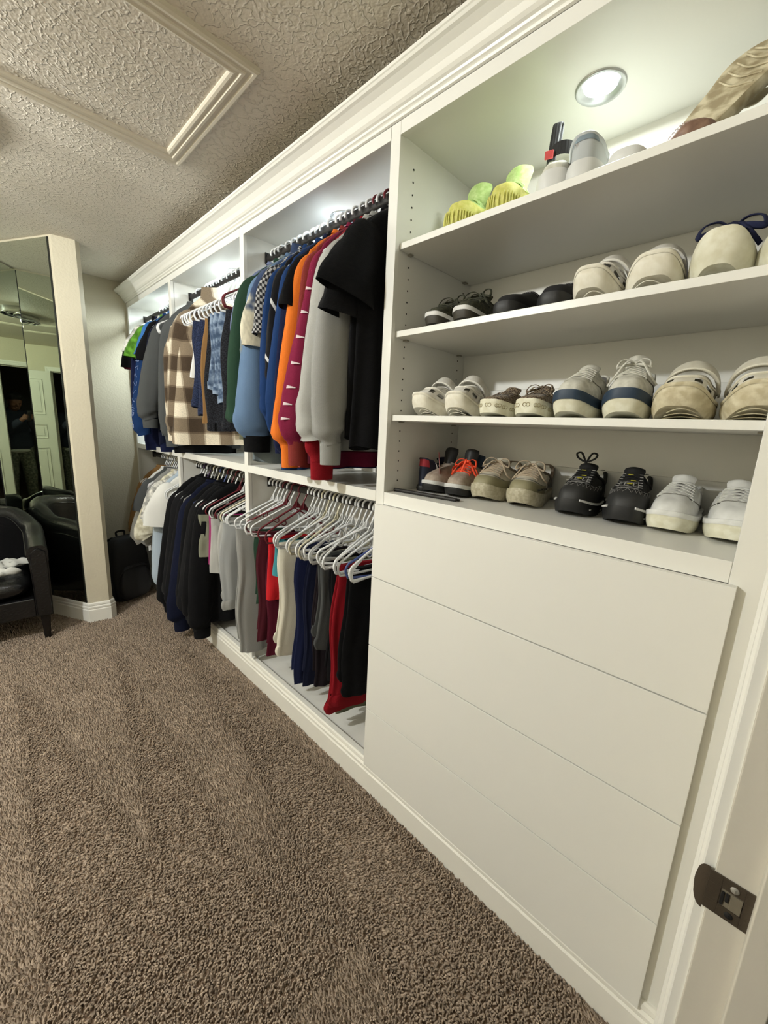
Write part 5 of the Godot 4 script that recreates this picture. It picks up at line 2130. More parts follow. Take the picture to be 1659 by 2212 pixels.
		if k == 0:
			for s in [1.0, -1.0]:
				var b := MB.new()
				var c := Vector3(-0.035, 0.145, 0.0)
				b.tube(smooth(PackedVector3Array([c + Vector3(0, -0.006, 0), c + Vector3(0, 0.012, 0.007 * s), c + Vector3(0, 0.024, 0.015 * s), c + Vector3(0, 0.021, 0.026 * s), c + Vector3(0, 0.010, 0.022 * s), c + Vector3(0, 0.0, 0.006 * s)]), 5), 0.0028, 6)
				obj("lace_loop", b, blackm, t)
	# cream chunky pair
	var gc := "cream chunky sneakers on the bottom shoe shelf"
	var cream := stained("cream_suede", rgb(190, 184, 166), rgb(208, 202, 186), 7.0, 0.75)
	var khaki := mat("khaki_bumper", rgb(138, 132, 102), 0.6)
	var tanl := mat("tan_lace", rgb(176, 160, 138), 0.9)
	var csole := stained("clear_gum_sole", rgb(158, 150, 126), rgb(186, 180, 158), 9.0, 0.45, 0.03)
	for k in 2:
		var q := {L = 0.285, W = 0.056, sole = 0.040, sg0 = -0.003, sg1 = 0.004, sb = 0.004, spring = 0.018, hf = 0.112, hs = 0.08, hh = 0.112, throat = 0.44, ow = 0.66, toe_rise = 1.25, hand = -1.0 if k == 0 else 1.0, rows = 6, ls = 0.64, lr = 0.003, lf = 0.6, bow = 1.25, cap_m = khaki, cap_s = 0.34, tongue_m = cream, heel_m = mat("taupe_mesh", rgb(126, 112, 98), 0.85), collar_m = mat("taupe_mesh", rgb(126, 112, 98), 0.85), rim = 0.006}
		var t := low_shoe("sneaker", "cream chunky sneaker with tan laces, %s" % ["left one beside the orange-laced shoe" if k == 0 else "lettered one beside the black sneakers"], "sneaker", 0.135 + 0.1425, DECK, -0.675 + 0.115 * k, 8.0, q, cream, csole, tanl, gc)
		seam(q, t, mat("seam_grey", rgb(120, 118, 110), 0.8), 0.42, 15)
		for st in [[16, 0.35, 20, 0.62], [18, 0.32, 22, 0.58], [21, 0.35, 25, 0.66]]:
			var S := outline(q, -0.002)
			var O := collar_loop(q)
			var b := MB.new()
			var pts := PackedVector3Array()
			for h in 6:
				pts.append(upper_point(q, S, O, int(lerpf(st[0], st[2], h / 5.0)), lerpf(st[1], st[3], h / 5.0)) + Vector3(0, 0.0008, 0.001))
			b.tube(pts, 0.0016, 5)
			obj("side_line", b, mat("grey_piping", rgb(104, 98, 86), 0.7), t)
		if k == 1:
			word("BALENCIAGA", 0.0085, t, Vector3(-0.085, 0.056, 0.0555), Vector3(0.97, 0.02, 0.24), mat("print_dark", rgb(44, 40, 36), 0.7))
	# tan pair with orange laces
	var gt := "tan sneakers with orange laces on the bottom shoe shelf"
	var tanu := stained("tan_canvas", rgb(150, 134, 120), rgb(176, 162, 148), 8.0, 0.85)
	var orl := mat("orange_lace", rgb(236, 78, 40), 0.7)
	for k in 2:
		var q := {L = 0.28, W = 0.052, sole = 0.030, sg0 = -0.001, sg1 = 0.002, spring = 0.012, hf = 0.10, hs = 0.075, hh = 0.09, throat = 0.45, ow = 0.64, toe_rise = 1.2, hand = -1.0 if k == 0 else 1.0, rows = 5, ls = 0.70, lr = 0.0036, lf = 0.35, bow = 1.1, line_m = wline, l0 = 0.72, l1 = 1.12, tongue_m = black_r if k == 0 else mat("blue_suede", rgb(52, 66, 84), 0.85), tongue_rise = 0.055, lining = black_r}
		if k == 1:
			q.tongue_m = black_r
		var t := low_shoe("sneaker", "tan low sneaker with black sole, %s" % ["left one, half hidden behind its mate" if k == 0 else "with bright neon orange laces spilling over the front"], "sneaker", 0.115 + 0.14, DECK, -0.868 + 0.086 * k, 10.0, q, tanu, black_r, orl if k == 1 else null, gt)
		if k == 1:
			var b := MB.new()
			# blue tongue of the ankle flap behind
			tongue({L = 0.28, throat = 0.62, hf = 0.105}, mat("blue_suede", rgb(52, 66, 84), 0.85), t, 0.03, 0.03)
			for e in [[[-0.02, 0.10, 0.02], [-0.045, 0.085, 0.045], [-0.06, 0.055, 0.062]], [[-0.03, 0.11, -0.01], [-0.06, 0.12, 0.01], [-0.075, 0.075, 0.0]], [[-0.02, 0.1, -0.02], [-0.07, 0.09, -0.03], [-0.11, 0.062, -0.01]]]:
				b = MB.new()
				b.tube(smooth(P(e), 5), 0.0038, 6, false, 0.35)
				obj("lace_end", b, orl, t)
	var tg := thing("price_tag", "dark red swing tag with white barcode sticker hanging on the tan sneakers", "tag", Vector3(0.17, DECK + 0.066, -0.845), deg_to_rad(-52.0))
	tg.rotation.z = 0.12
	var tb := MB.new()
	tb.box(Vector3(-0.0008, 0, -0.021), Vector3(0.0008, 0.074, 0.021), 0.0004)
	obj("card", tb, mat("tag_red", rgb(126, 22, 30), 0.5), tg)
	tb = MB.new()
	tb.box(Vector3(-0.0014, 0.024, -0.011), Vector3(-0.0008, 0.054, 0.011), 0.0002)
	var stick := obj("sticker", tb, mat("sticker_white", rgb(214, 210, 204), 0.6), tg)
	for k in 6:
		tb = MB.new()
		tb.box(Vector3(-0.0017, 0.030, -0.008 + 0.0026 * k), Vector3(-0.0013, 0.048, -0.0070 + 0.0026 * k), 0.0001)
		obj("bar", tb, mat("print_dark", rgb(44, 40, 36), 0.7), stick)
	# navy knit shoe pushed to the side wall
	var qn := {L = 0.27, W = 0.046, sole = 0.018, sg0 = 0.0, sg1 = 0.001, spring = 0.02, hf = 0.096, hs = 0.08, hh = 0.112, throat = 0.46, ow = 0.66, hand = 1.0, rows = 4, bowed = false, tongue_m = mat("navy_knit", rgb(26, 30, 48), 0.85), heel_m = mat("heel_red", rgb(140, 30, 40), 0.8), lr = 0.0022}
	var nt_ := low_shoe("running_shoe", "navy running shoe with white side stripes and red heel pull behind the tan sneakers", "shoe", 0.265, DECK + 0.002, -0.897, 176.0, qn, mat("navy_knit", rgb(26, 30, 48), 0.85, "fine", 50.0, 0.04), black_r, mat("blue_lace", rgb(40, 56, 120), 0.85), "")
	for k in 3:
		var S := outline(qn, -0.002)
		var O := collar_loop(qn)
		var b := MB.new()
		var pts := PackedVector3Array()
		for h in 6:
			pts.append(upper_point(qn, S, O, N_ROUND - 18 - 2 * k, lerpf(0.25, 0.8, h / 5.0)) + Vector3(0, 0.0008, -0.0012))
		b.tube(pts, 0.0018, 5)
		obj("side_stripe", b, wline, nt_)
	# --- shelf above: clogs, printed canvas pair, white pair with green heels, big clogs
	var y3 := 1.4500
	clog("small white foam clog, left of the pair nearest the left side of the shelf", 0.048 + 0.135, y3, -0.860, 4.0, 0.27, 0.049, -1.0, foam, foam2, "white foam clogs on the middle shoe shelf")
	clog("small white foam clog, right of the pair, overlapping its mate", 0.050 + 0.135, y3, -0.752, 8.0, 0.27, 0.051, 1.0, foam, foam2, "white foam clogs on the middle shoe shelf")
	var mono := textured("monogram_canvas", grain(rgb(66, 54, 44), rgb(156, 140, 118), 0.06, 71), 9.0)
	for k in 2:
		var q := {L = 0.275, W = 0.050, sole = 0.036, sg0 = -0.001, sg1 = 0.0015, spring = 0.012, hf = 0.072, hs = 0.05, hh = 0.062, throat = 0.40, ow = 0.66, toe_rise = 1.6, toe_pow = 0.8, square = 0.55, hand = -1.0 if k == 0 else 1.0, rows = 3, ls = 0.72, bowed = k == 1, lr = 0.0035, lf = 0.35, tongue_m = mono, collar_m = mat("cream_binding", rgb(168, 158, 134), 0.8)}
		var t := low_shoe("canvas_shoe", "brown patterned canvas shoe with cream sole, %s" % ["left of the pair beside the clogs" if k == 0 else "right of the pair beside the green-heeled sneakers"], "shoe", 0.05 + 0.1375, y3, -0.612 + 0.098 * k, 4.0, q, mono, wsole, mono, "patterned canvas shoes on the middle shelf")
		# linked ring emblems pressed into the sole edge
		var ring := outline(q, 0.0025)
		for j in range(-9, 15, 3):
			var b := MB.new()
			for off in [-0.0045, 0.0045]:
				var pts := PackedVector3Array()
				var p := ring[(j + N_ROUND) % N_ROUND]
				var p2 := ring[(j + 1 + N_ROUND) % N_ROUND]
				var tan_ := (p2 - p).normalized()
				for h in 10:
					var a := TAU * h / 10
					pts.append(Vector3(p.x, 0.02 + spring(q, p), p.z) + tan_ * (off + cos(a) * 0.0046) + Vector3.UP * sin(a) * 0.0046)
				b.tube(pts, 0.0009, 4, true)
			obj("sole_emblem", b, mat("emblem_tan", rgb(170, 160, 126), 0.7), t)
	var gg := "white sneakers with green heels on the middle shelf"
	var greenh := mat("green_heel", rgb(72, 150, 44), 0.6)
	var nvs := mat("navy_sole_stripe", rgb(36, 54, 74), 0.55)
	var wmesh := stained("white_knit", rgb(186, 184, 172), rgb(216, 214, 204), 9.0, 0.8)
	for k in 2:
		var q := {L = 0.28, W = 0.053, sole = 0.044, sg0 = -0.006, sg1 = 0.003, sb = 0.003, spring = 0.018, hf = 0.125, hs = 0.09, hh = 0.128, throat = 0.45, ow = 0.64, toe_rise = 1.3, hand = -1.0 if k == 0 else 1.0, rows = 6, ls = 0.66, lr = 0.0034, lf = 0.5, bowed = k == 1, line_m = nvs, l0 = 0.56, l1 = 1.06, heel_m = greenh, tongue_m = wmesh, tongue_rise = 0.016 if k == 0 else 0.03}
		var t := low_shoe("sneaker", "white sneaker with navy stripe and green heel, %s" % ["left of the pair, laces tucked" if k == 0 else "right one, its lace knot standing up"], "sneaker", 0.045 + 0.14, y3, -0.405 + 0.108 * k, 6.0, q, wmesh, wsole, wmesh, gg)
		seam(q, t, mat("seam_grey", rgb(120, 118, 110), 0.8), 0.62, 14)
	clog("large yellowed white clog with cracked tread, beside the green-heeled sneakers", 0.045 + 0.145, y3, -0.183, 5.0, 0.29, 0.055, -1.0, foam2, dirty, "large clogs on the middle shoe shelf")
	clog("large yellowed white clog at the right end, half behind the cabinet stile", 0.042 + 0.145, y3, -0.068, 4.0, 0.29, 0.055, 1.0, foam2, dirty, "large clogs on the middle shoe shelf")
	# --- second shelf: olive sneakers, black slip-ons, clogs, navy canvas
	var y2 := 1.7069
	var ol := stained("olive_camouflage", rgb(40, 42, 32), rgb(74, 74, 56), 10.0, 0.85, 0.03)
	for k in 2:
		var q := {L = 0.275, W = 0.050, sole = 0.030, sg0 = -0.002, sg1 = 0.002, spring = 0.016, hf = 0.092, hs = 0.07, hh = 0.085, throat = 0.44, ow = 0.62, toe_rise = 1.3, hand = -1.0 if k == 0 else 1.0, rows = 5, ls = 0.66, lr = 0.0036, lf = 0.45, bow = 1.3, line_m = wline, l0 = 0.62, l1 = 1.0, tongue_m = ol}
		low_shoe("sneaker", "dark olive sneaker with white sole line, %s" % ["left of the pair beside the cabinet side" if k == 0 else "right of the pair beside the black slip-ons"], "sneaker", 0.05 + 0.1375, y2, -0.834 + 0.092 * k, 4.0, q, ol, mat("olive_rubber", rgb(52, 48, 38), 0.6), ol, "olive sneakers on the second shelf")
	for k in 2:
		var q := {L = 0.275, W = 0.052, sole = 0.026, sg0 = 0.0, sg1 = 0.002, spring = 0.010, hf = 0.088, hs = 0.06, hh = 0.07, throat = 0.50, ow = 0.68, toe_rise = 1.1, toe_pow = 0.8, hand = -1.0 if k == 0 else 1.0, rim = 0.005}
		var t := low_shoe("slip_on", "black fabric slip-on with embroidered rim, %s" % ["beside the olive sneakers" if k == 0 else "beside the white clogs"], "shoe", 0.05 + 0.1375, y2, -0.600 + 0.112 * k, 5.0, q, mat("black_suede", rgb(22, 22, 24), 0.9), black_r, null, "black slip-ons on the second shelf")
		var O := collar_loop(q)
		for j in range(-14, 15):
			var b := MB.new()
			var p := O[(j + N_ROUND) % N_ROUND]
			b.tube(PackedVector3Array([p + Vector3(-0.007, 0.001, 0.0012), p + Vector3(-0.001, 0.0056, 0)]), 0.0008, 4)
			obj("embroidery", b, printw, t)
	clog("white foam clog on the second shelf, left of the pair beside the black slip-on", 0.045 + 0.14, y2, -0.386, 4.0, 0.28, 0.050, -1.0, foam, foam2, "white clogs on the second shelf")
	clog("white foam clog on the second shelf, right of the pair beside the navy canvas shoe", 0.045 + 0.145, y2, -0.283, 6.0, 0.29, 0.055, 1.0, foam, foam2, "white clogs on the second shelf")
	var nav := mat("navy_canvas", rgb(26, 32, 66), 0.9, "weave", 40.0, 0.05)
	for k in 2:
		var q := {L = 0.285, W = 0.054, sole = 0.050, sg0 = -0.010, sg1 = 0.003, sb = 0.005, spring = 0.034, hf = 0.118, hs = 0.08, hh = 0.095, throat = 0.46, ow = 0.64, toe_rise = 1.1, hand = -1.0 if k == 0 else 1.0, rows = 5, ls = 0.55, lr = 0.0065, lf = 0.3, bow = 1.5, bowed = k == 0, tongue_m = nav}
		low_shoe("sneaker", "navy canvas sneaker with thick white sole, %s" % ["with a wide loose lace bow" if k == 0 else "at the right end of the second shelf"], "sneaker", 0.045 + 0.1425, y2, -0.163 + 0.098 * k, 5.0, q, nav, wsole, nav, "navy canvas sneakers on the second shelf")
	top_shelf_shoes(wline, black_r, wlace)


func label_strokes() -> Array:
	# a framed two-line label: box, divider and letter strokes, as (column, height) pairs on the toe
	var o := [[-5.5, 0.585, 3.5, 0.585], [-5.5, 0.80, 3.5, 0.80], [-5.5, 0.585, -5.5, 0.80], [3.5, 0.585, 3.5, 0.80], [-5.0, 0.625, 3.0, 0.625], [-5.0, 0.76, 3.0, 0.76]]
	for k in 3:
		var x := -4.4 + 2.8 * k
		o.append_array([[x, 0.645, x, 0.74], [x, 0.645, x + 1.6, 0.645], [x, 0.69, x + 1.4, 0.69], [x, 0.74, x + 1.6, 0.74]])
	return o


func seam(q: Dictionary, parent: Node3D, m: Material, s: float, span: int) -> void:
	var S := outline(q, -0.003)
	var O := collar_loop(q)
	var pts := PackedVector3Array()
	for j in range(-span, span + 1):
		var ss := s * (1.0 - 0.55 * pow(absf(j) / float(span), 3.0))
		pts.append(upper_point(q, S, O, (j + N_ROUND) % N_ROUND, ss) + Vector3(-0.0004, 0.0006, 0))
	var b := MB.new()
	b.tube(pts, 0.0011, 5)  # thin grey line along the seam
	obj("seam", b, m, parent)


func word(text: String, size: float, parent: Node3D, at_: Vector3, along: Vector3, m: Material) -> void:
	var tm := TextMesh.new()
	var f := SystemFont.new()
	f.font_names = PackedStringArray(["Droid Sans"])
	f.font_weight = 700
	tm.font = f
	tm.text = text
	tm.font_size = 32
	tm.pixel_size = size / 32.0
	tm.depth = 0.0006
	var o := MeshInstance3D.new()
	o.name = "lettering"
	o.mesh = tm
	o.material_override = m
	parent.add_child(o, true)
	var u := along.normalized()
	var n := u.cross(Vector3.UP).normalized()
	o.transform = Transform3D(Basis(u, n.cross(u), n), at_)


func top_shelf_shoes(wline: Material, black_r: Material, wlace: Material) -> void:
	var y1 := 1.9568
	var lime := stained("lime_knit", rgb(158, 188, 112), rgb(190, 212, 146), 10.0, 0.8)
	var limey := stained("lime_rib", rgb(190, 190, 92), rgb(212, 208, 126), 10.0, 0.7)
	for k in 2:
		var q := {L = 0.28, W = 0.054, sole = 0.042, sg0 = -0.004, sg1 = 0.002, sb = 0.004, spring = 0.010, hf = 0.128, hs = 0.095, hh = 0.12, throat = 0.44, ow = 0.62, toe_rise = 1.2, hand = -1.0 if k == 0 else 1.0, rows = 2, ls = 0.84, lr = 0.010, lf = 0.22, bowed = false, cap_m = limey, cap_s = 0.5, tongue_m = lime, tongue_w = 0.036, tongue_rise = 0.055, heel_m = lime}
		var t := low_shoe("sneaker", "lime green sneaker with ribbed yellow sole, %s" % ["left one nearest the cabinet side" if k == 0 else "right one beside the black strap shoe"], "sneaker", 0.06 + 0.14, y1, -0.80 + 0.128 * k, 10.0, q, lime, limey, lime, "lime sneakers on the top shelf")
		var ring := outline(q, 0.006)
		for j in range(-14, 20):
			var b := MB.new()
			var p := ring[(j + N_ROUND) % N_ROUND]
			b.tube(PackedVector3Array([Vector3(p.x, 0.006 + spring(q, p), p.z), Vector3(p.x * 0.998, 0.025 + spring(q, p), p.z * 1.01), Vector3(p.x * 0.985, 0.044 + spring(q, p), p.z * 0.98)]), 0.0018, 5)
			obj("sole_rib", b, limey, t)
		# heel loops stick up behind
		for s in [1.0, -1.0]:
			var b := MB.new()
			b.tube(smooth(P([[0.10, 0.11, 0.03 * s], [0.125, 0.135, 0.036 * s], [0.145, 0.15, 0.02 * s]]), 5), 0.008, 6, false, 0.3)
			obj("heel_pull", b, lime, t)
	# white shoe with black ankle strap
	var q2 := {L = 0.28, W = 0.052, sole = 0.045, sg1 = 0.003, spring = 0.014, hf = 0.125, hs = 0.10, hh = 0.115, throat = 0.44, ow = 0.62, toe_rise = 1.1, hand = 1.0}
	var wk := stained("white_knit", rgb(186, 184, 172), rgb(216, 214, 204), 9.0, 0.8)
	var t2 := low_shoe("sneaker", "white sneaker with wide black ankle strap and tall black heel loop", "sneaker", 0.06 + 0.14, y1, -0.545, 14.0, q2, wk, wline, null, "")
	var bstrap := mat("black_webbing", rgb(34, 34, 36), 0.85, "rib", 40.0, 0.05)
	var b := MB.new()
	var rows := []
	for i in 2:
		var row := PackedVector3Array()
		for j in 28:
			var a := TAU * j / 28
			row.append(Vector3(0.0 + cos(a) * 0.056, 0.122 + 0.030 * i - 0.012 * cos(a), sin(a) * 0.042))
		rows.append(row)
	b.grid(rows, true)
	obj("ankle_strap", b, bstrap, t2)
	b = MB.new()
	b.tube(smooth(P([[-0.045, 0.13, -0.022], [-0.035, 0.18, -0.022], [-0.030, 0.216, -0.020], [-0.022, 0.222, -0.018], [-0.014, 0.216, -0.018], [-0.016, 0.17, -0.020]]), 6), 0.011, 8, false, 0.18, Vector3(0, 0, 1))
	obj("pull_loop", b, bstrap, t2)
	b = MB.new()
	b.box(Vector3(-0.062, 0.128, -0.036), Vector3(-0.057, 0.146, -0.016), 0.001)
	obj("red_patch", b, mat("patch_red", rgb(190, 70, 70), 0.7), t2)
	# pale blue shoe, heel to the room
	var q3 := {L = 0.285, W = 0.056, sole = 0.050, sg1 = 0.004, sb = 0.004, spring = 0.012, hf = 0.125, hs = 0.095, hh = 0.108, throat = 0.44, heel_t = 0.93, ow = 0.62, toe_rise = 1.2, hand = 1.0, rows = 4, bowed = false, rim = 0.007, tongue_m = wk, lr = 0.003}
	var pb := mat("pale_blue_grey_suede", rgb(128, 142, 152), 0.85)
	q3.heel_m = pb
	var t3 := low_shoe("sneaker", "pale blue grey sneaker standing with its tall heel to the room", "sneaker", 0.055 + 0.1425, y1, -0.468, 190.0, q3, mat("grey_white_mesh", rgb(176, 180, 182), 0.85), wline, wlace, "")
	word("PRADA", 0.011, t3, Vector3(0.1335, 0.086, 0.0), Vector3(0.0, 0.0, -1.0), mat("print_silver", rgb(170, 168, 166), 0.6))
	# low white sandals, almost hidden by the shelf edge
	var q4 := {L = 0.27, W = 0.05, sole = 0.03, spring = 0.01, hf = 0.068, hs = 0.045, hh = 0.045, throat = 0.42, ow = 0.7, hand = 1.0}
	low_shoe("sandal", "low white sandal barely showing above the top shelf edge", "sandal", 0.06 + 0.135, y1, -0.368, 5.0, q4, wk, wline, null, "")
	# brown slipper lying on its side: the sole edge faces the room
	var q5 := {L = 0.27, W = 0.052, sole = 0.022, sb = 0.003, spring = 0.016, hf = 0.08, hs = 0.05, hh = 0.045, throat = 0.46, ow = 0.7, hand = 1.0}
	var br := stained("brown_leather", rgb(112, 84, 70), rgb(142, 112, 94), 8.0, 0.55)
	var t5 := low_shoe("slipper", "brown leather slipper with ribbed toe on the top shelf", "slipper", 0.05 + 0.135, y1, -0.288, 24.0, q5, br, br, null, "")
	for k in 6:
		var S := outline(q5, -0.003)
		var O := collar_loop(q5)
		b = MB.new()
		var pts := PackedVector3Array()
		for h in 5:
			pts.append(upper_point(q5, S, O, (k - 8 + N_ROUND) % N_ROUND, 0.1 + 0.12 * h) + Vector3(-0.0006, 0.0008, 0))
		b.tube(pts, 0.0007, 5)
		obj("rib", b, br, t5)
	# cream sandal leaning upright, its worn sole turned to the room
	var so := stained("worn_cream_sole", rgb(150, 136, 106), rgb(206, 196, 168), 6.0, 0.8, 0.012)
	var t6 := thing("sandal", "cream sandal leaning upright with its worn sole facing the room", "sandal", Vector3(0.085, y1 + 0.053, -0.185), 0.0)
	var up_axis := Vector3(0.45, 0.70, 0.42).normalized()
	var away := Vector3(1.0, -0.35, 0.1)
	away = (away - up_axis * up_axis.dot(away)).normalized()
	t6.transform = Transform3D(Basis(-up_axis, away, (-up_axis).cross(away)), Vector3(0.14, y1 + 0.122, -0.20))
	var q6 := {L = 0.27, W = 0.052, spring = 0.012, hand = -1.0, sole = 0.022}
	obj("sole", sole_band(q6, 0.0, 0.024, -0.003, 0.0, 0.004), so, t6)
	for k in 5:
		b = MB.new()
		b.tube(smooth(P([[-0.10 + 0.022 * k, -0.0002 + (0.006 if k == 0 else 0.0), -0.034], [-0.085 + 0.022 * k, 0.0, 0.0], [-0.09 + 0.022 * k, 0.0, 0.034]]), 4), 0.0018, 5)
		obj("tread", b, so, t6)
	b = MB.new()
	rows = []
	for i in 2:
		var row := PackedVector3Array()
		for j in 13:
			var a := PI * j / 12.0
			row.append(Vector3(-0.075 + 0.05 * i, 0.02 + 0.04 * sin(a), cos(a) * 0.052))
		rows.append(row)
	b.grid(rows)
	obj("band", b, mat("cream_binding", rgb(168, 158, 134), 0.8), t6)
	# black strap shoe cut by the frame
	var q7 := {L = 0.28, W = 0.05, sole = 0.035, spring = 0.01, hf = 0.125, hs = 0.09, hh = 0.11, throat = 0.44, ow = 0.62, hand = 1.0, rows = 4, bowed = true, tongue_m = mat("black_mesh", rgb(20, 20, 21), 0.8)}
	low_shoe("sneaker", "black sneaker at the right end of the top shelf, cut off by the picture edge", "sneaker", 0.06 + 0.14, y1, -0.088, 4.0, q7, mats.black_mesh, black_r, mats.black_mesh, "")


# ------------------------------------------------------------------ chair, bag and small things
func blob(rows_n: int, cols: int, f: Callable) -> MB:
	# closed lump: f(latitude 0..1, angle) gives the point
	var b := MB.new()
	var rows := []
	for i in rows_n + 1:
		var row := PackedVector3Array()
		for j in cols:
			row.append(f.call(float(i) / rows_n, TAU * j / cols))
		rows.append(row)
	b.grid(rows, true)
	return b


func small_things() -> void:
	armchair()
	backpack()
	var dark: Material = mats.rod_bronze
	for k in 2:
		var t := thing("metal_rod", ["black metal rod lying along the front of the bottom shoe shelf", "thin black metal strip lying behind the rod on the bottom shoe shelf"][k], "rod", Vector3(0.055 + 0.016 * k, DECK + (0.0065 if k == 0 else 0.004), -0.818 + 0.01 * k), 0.0)
		t.rotation_degrees.y = 4.0 + 2.0 * k
		var b := MB.new()
		b.tube(P([[0, 0, -0.122 + 0.03 * k], [0, 0, 0.122 - 0.01 * k]]), 0.0062 if k == 0 else 0.0038, 10)
		obj("bar", b, dark, t)
		for s in [-1.0, 1.0]:
			b = MB.new()
			b.tube(P([[0, 0, 0.07 * s], [0, 0, 0.085 * s]]), 0.0066 if k == 0 else 0.0045, 10)
			obj("end_clip", b, dark, t)
	# smoke detector and vent have no part in the view; a light switch by the door shows in the mirrors
	var ls := thing("light_switch", "white light switch plate on the wall beyond the open door", "light switch", Vector3(-2.3, 1.2, 0.025))
	var b2 := MB.new()
	b2.box(Vector3(-0.035, -0.057, -0.006), Vector3(0.035, 0.057, -0.0005), 0.002)
	obj("plate", b2, mats.white_trim, ls)
	b2 = MB.new()
	b2.box(Vector3(-0.016, -0.033, -0.010), Vector3(0.016, 0.033, -0.004), 0.002)
	obj("rocker", b2, mats.white_trim, ls)


func armchair() -> void:
	var leather := mat("black_leather", rgb(16, 16, 17), 0.27, "soft", 9.0, 0.12)
	leather.metallic_specular = 0.55
	var wood := mat("dark_leg_wood", rgb(20, 16, 14), 0.4)
	var t := thing("armchair", "black leather barrel armchair standing in the mirror alcove", "armchair", Vector3(-1.025, 0, -3.44), deg_to_rad(-3.0))
	# shell: a padded wall running round three sides
	var path := []
	for i in 9:
		path.append(Vector2(0.285, 0.30 - 0.30 * i / 8.0))
	for i in range(1, 24):
		var a := PI * i / 24.0
		path.append(Vector2(cos(a) * 0.285, -sin(a) * 0.275))
	for i in 9:
		path.append(Vector2(-0.285, 0.30 * i / 8.0))
	var rows := []
	var m := path.size()
	for i in m:
		var p: Vector2 = path[i]
		var d: Vector2 = (path[mini(i + 1, m - 1)] - path[maxi(i - 1, 0)]).normalized()
		var o := Vector2(-d.y, d.x)          # outwards
		if o.dot(p - Vector2(0, 0.05)) < 0:
			o = -o
		var u := absf(float(i) / (m - 1) - 0.5) * 2.0
		var top := at([[0, 0.795], [0.25, 0.775], [0.55, 0.69], [0.8, 0.635], [1, 0.615]], u)
		var row := PackedVector3Array()
		for q in [[-0.040, 0.16], [0.040, 0.16], [0.044, 0.3], [0.046, top - 0.10], [0.050, top - 0.055], [0.044, top - 0.02], [0.026, top - 0.003], [0.0, top], [-0.028, top - 0.004], [-0.048, top - 0.022], [-0.054, top - 0.055], [-0.046, top - 0.10], [-0.040, 0.36]]:
			var e: Vector2 = p + o * q[0]
			row.append(Vector3(e.x, q[1], e.y))
		rows.append(row)
	var b := MB.new()
	b.grid(rows, true, true)
	b.cap(rows[0], false)
	b.cap(rows[m - 1], true)
	var shell := obj("back_and_arms", b, leather, t)
	# welt along the rim and round the arm fronts
	for g in [[3, 0.052], [10, -0.056]]:
		b = MB.new()
		var pts := PackedVector3Array()
		for i in m:
			pts.append(rows[i][g[0]])
		b.tube(pts, 0.004, 6)
		obj("welt", b, leather, shell)
	for s in [1.0, -1.0]:
		b = MB.new()
		var panel := PackedVector3Array()
		for q in [[-0.036, 0.165], [0.036, 0.165], [0.040, 0.5], [0.036, 0.575], [0.0, 0.6], [-0.036, 0.575], [-0.040, 0.5]]:
			panel.append(Vector3(0.285 * s + q[0], q[1], 0.302))
		var pr := [panel]
		var p2 := PackedVector3Array()
		for q in panel:
			p2.append(Vector3(0.285 * s + (q.x - 0.285 * s) * 0.9, q.y * 0.985 + 0.006, 0.312))
		pr.append(p2)
		b.grid(pr, true)
		b.cap(p2)
		obj("arm_panel", b, leather, t)
	# seat cushion, front rail
	b = blob(12, 40, func(v: float, a: float) -> Vector3:
		var e := sin(PI * v)
		var cx := signf(cos(a)) * pow(absf(cos(a)), 0.35)
		var cz := signf(sin(a)) * pow(absf(sin(a)), 0.35)
		var r := pow(e, 0.32)
		return Vector3(cx * 0.236 * r, 0.355 - cos(PI * v) * 0.075 * (1.0 - 0.25 * (cx * cx + cz * cz) * 0.5), 0.06 + cz * 0.258 * r))
	obj("seat_cushion", b, leather, t)
	b = MB.new()
	b.box(Vector3(-0.25, 0.16, -0.2), Vector3(0.25, 0.285, 0.30), 0.012)
	obj("front_rail", b, leather, t)
	for x in [-1.0, 1.0]:
		for z in [0.27, -0.2]:
			b = MB.new()
			var rws := []
			for q in [[0.0, 0.015], [0.08, 0.019], [0.165, 0.025]]:
				var r: float = q[1]
				rws.append(P([[-r, q[0], -r], [-r, q[0], r], [r, q[0], r], [r, q[0], -r]]))
			b.grid(rws, true)
			b.cap(rws[0], true)
			var leg := obj("leg", b, wood, t)
			leg.position = Vector3(x * (0.285 if z > 0 else 0.2), 0.0, z)
	# clothes left on the seat
	var cm := gar("white_jersey", 206, 206, 200)
	var nz := noise(9.0, 77, 3)
	for k in 2:
		var o := thing("garment", ["crumpled white garment lying on the armchair seat", "folded white cloth at the front edge of the armchair seat"][k], "clothing", [Vector3(-0.93, 0.427, -3.40), Vector3(-0.99, 0.428, -3.25)][k], deg_to_rad([12.0, -8.0][k]))
		var bb := blob(14, 44, func(v: float, a: float) -> Vector3:
			var r := sin(PI * v) * (1.0 + 0.22 * sin(3.0 * a + 1.0 + k) + 0.12 * sin(7.0 * a + k * 2.0))
			var x: float = cos(a) * r * [0.15, 0.12][k]
			var z: float = sin(a) * r * [0.075, 0.06][k]
			var h := 0.022 + 0.5 * nz.get_noise_2d(x * 2.4 + k, z * 3.0) * 0.05 + 0.012 * sin(x * 60.0 + z * 90.0)
			return Vector3(x, maxf(0.0, -cos(PI * v) * h + 0.018 + (0.006 * sin(a * 9.0) if v > 0.4 else 0.0)), z))
		obj("cloth_fold", bb, cm, o)


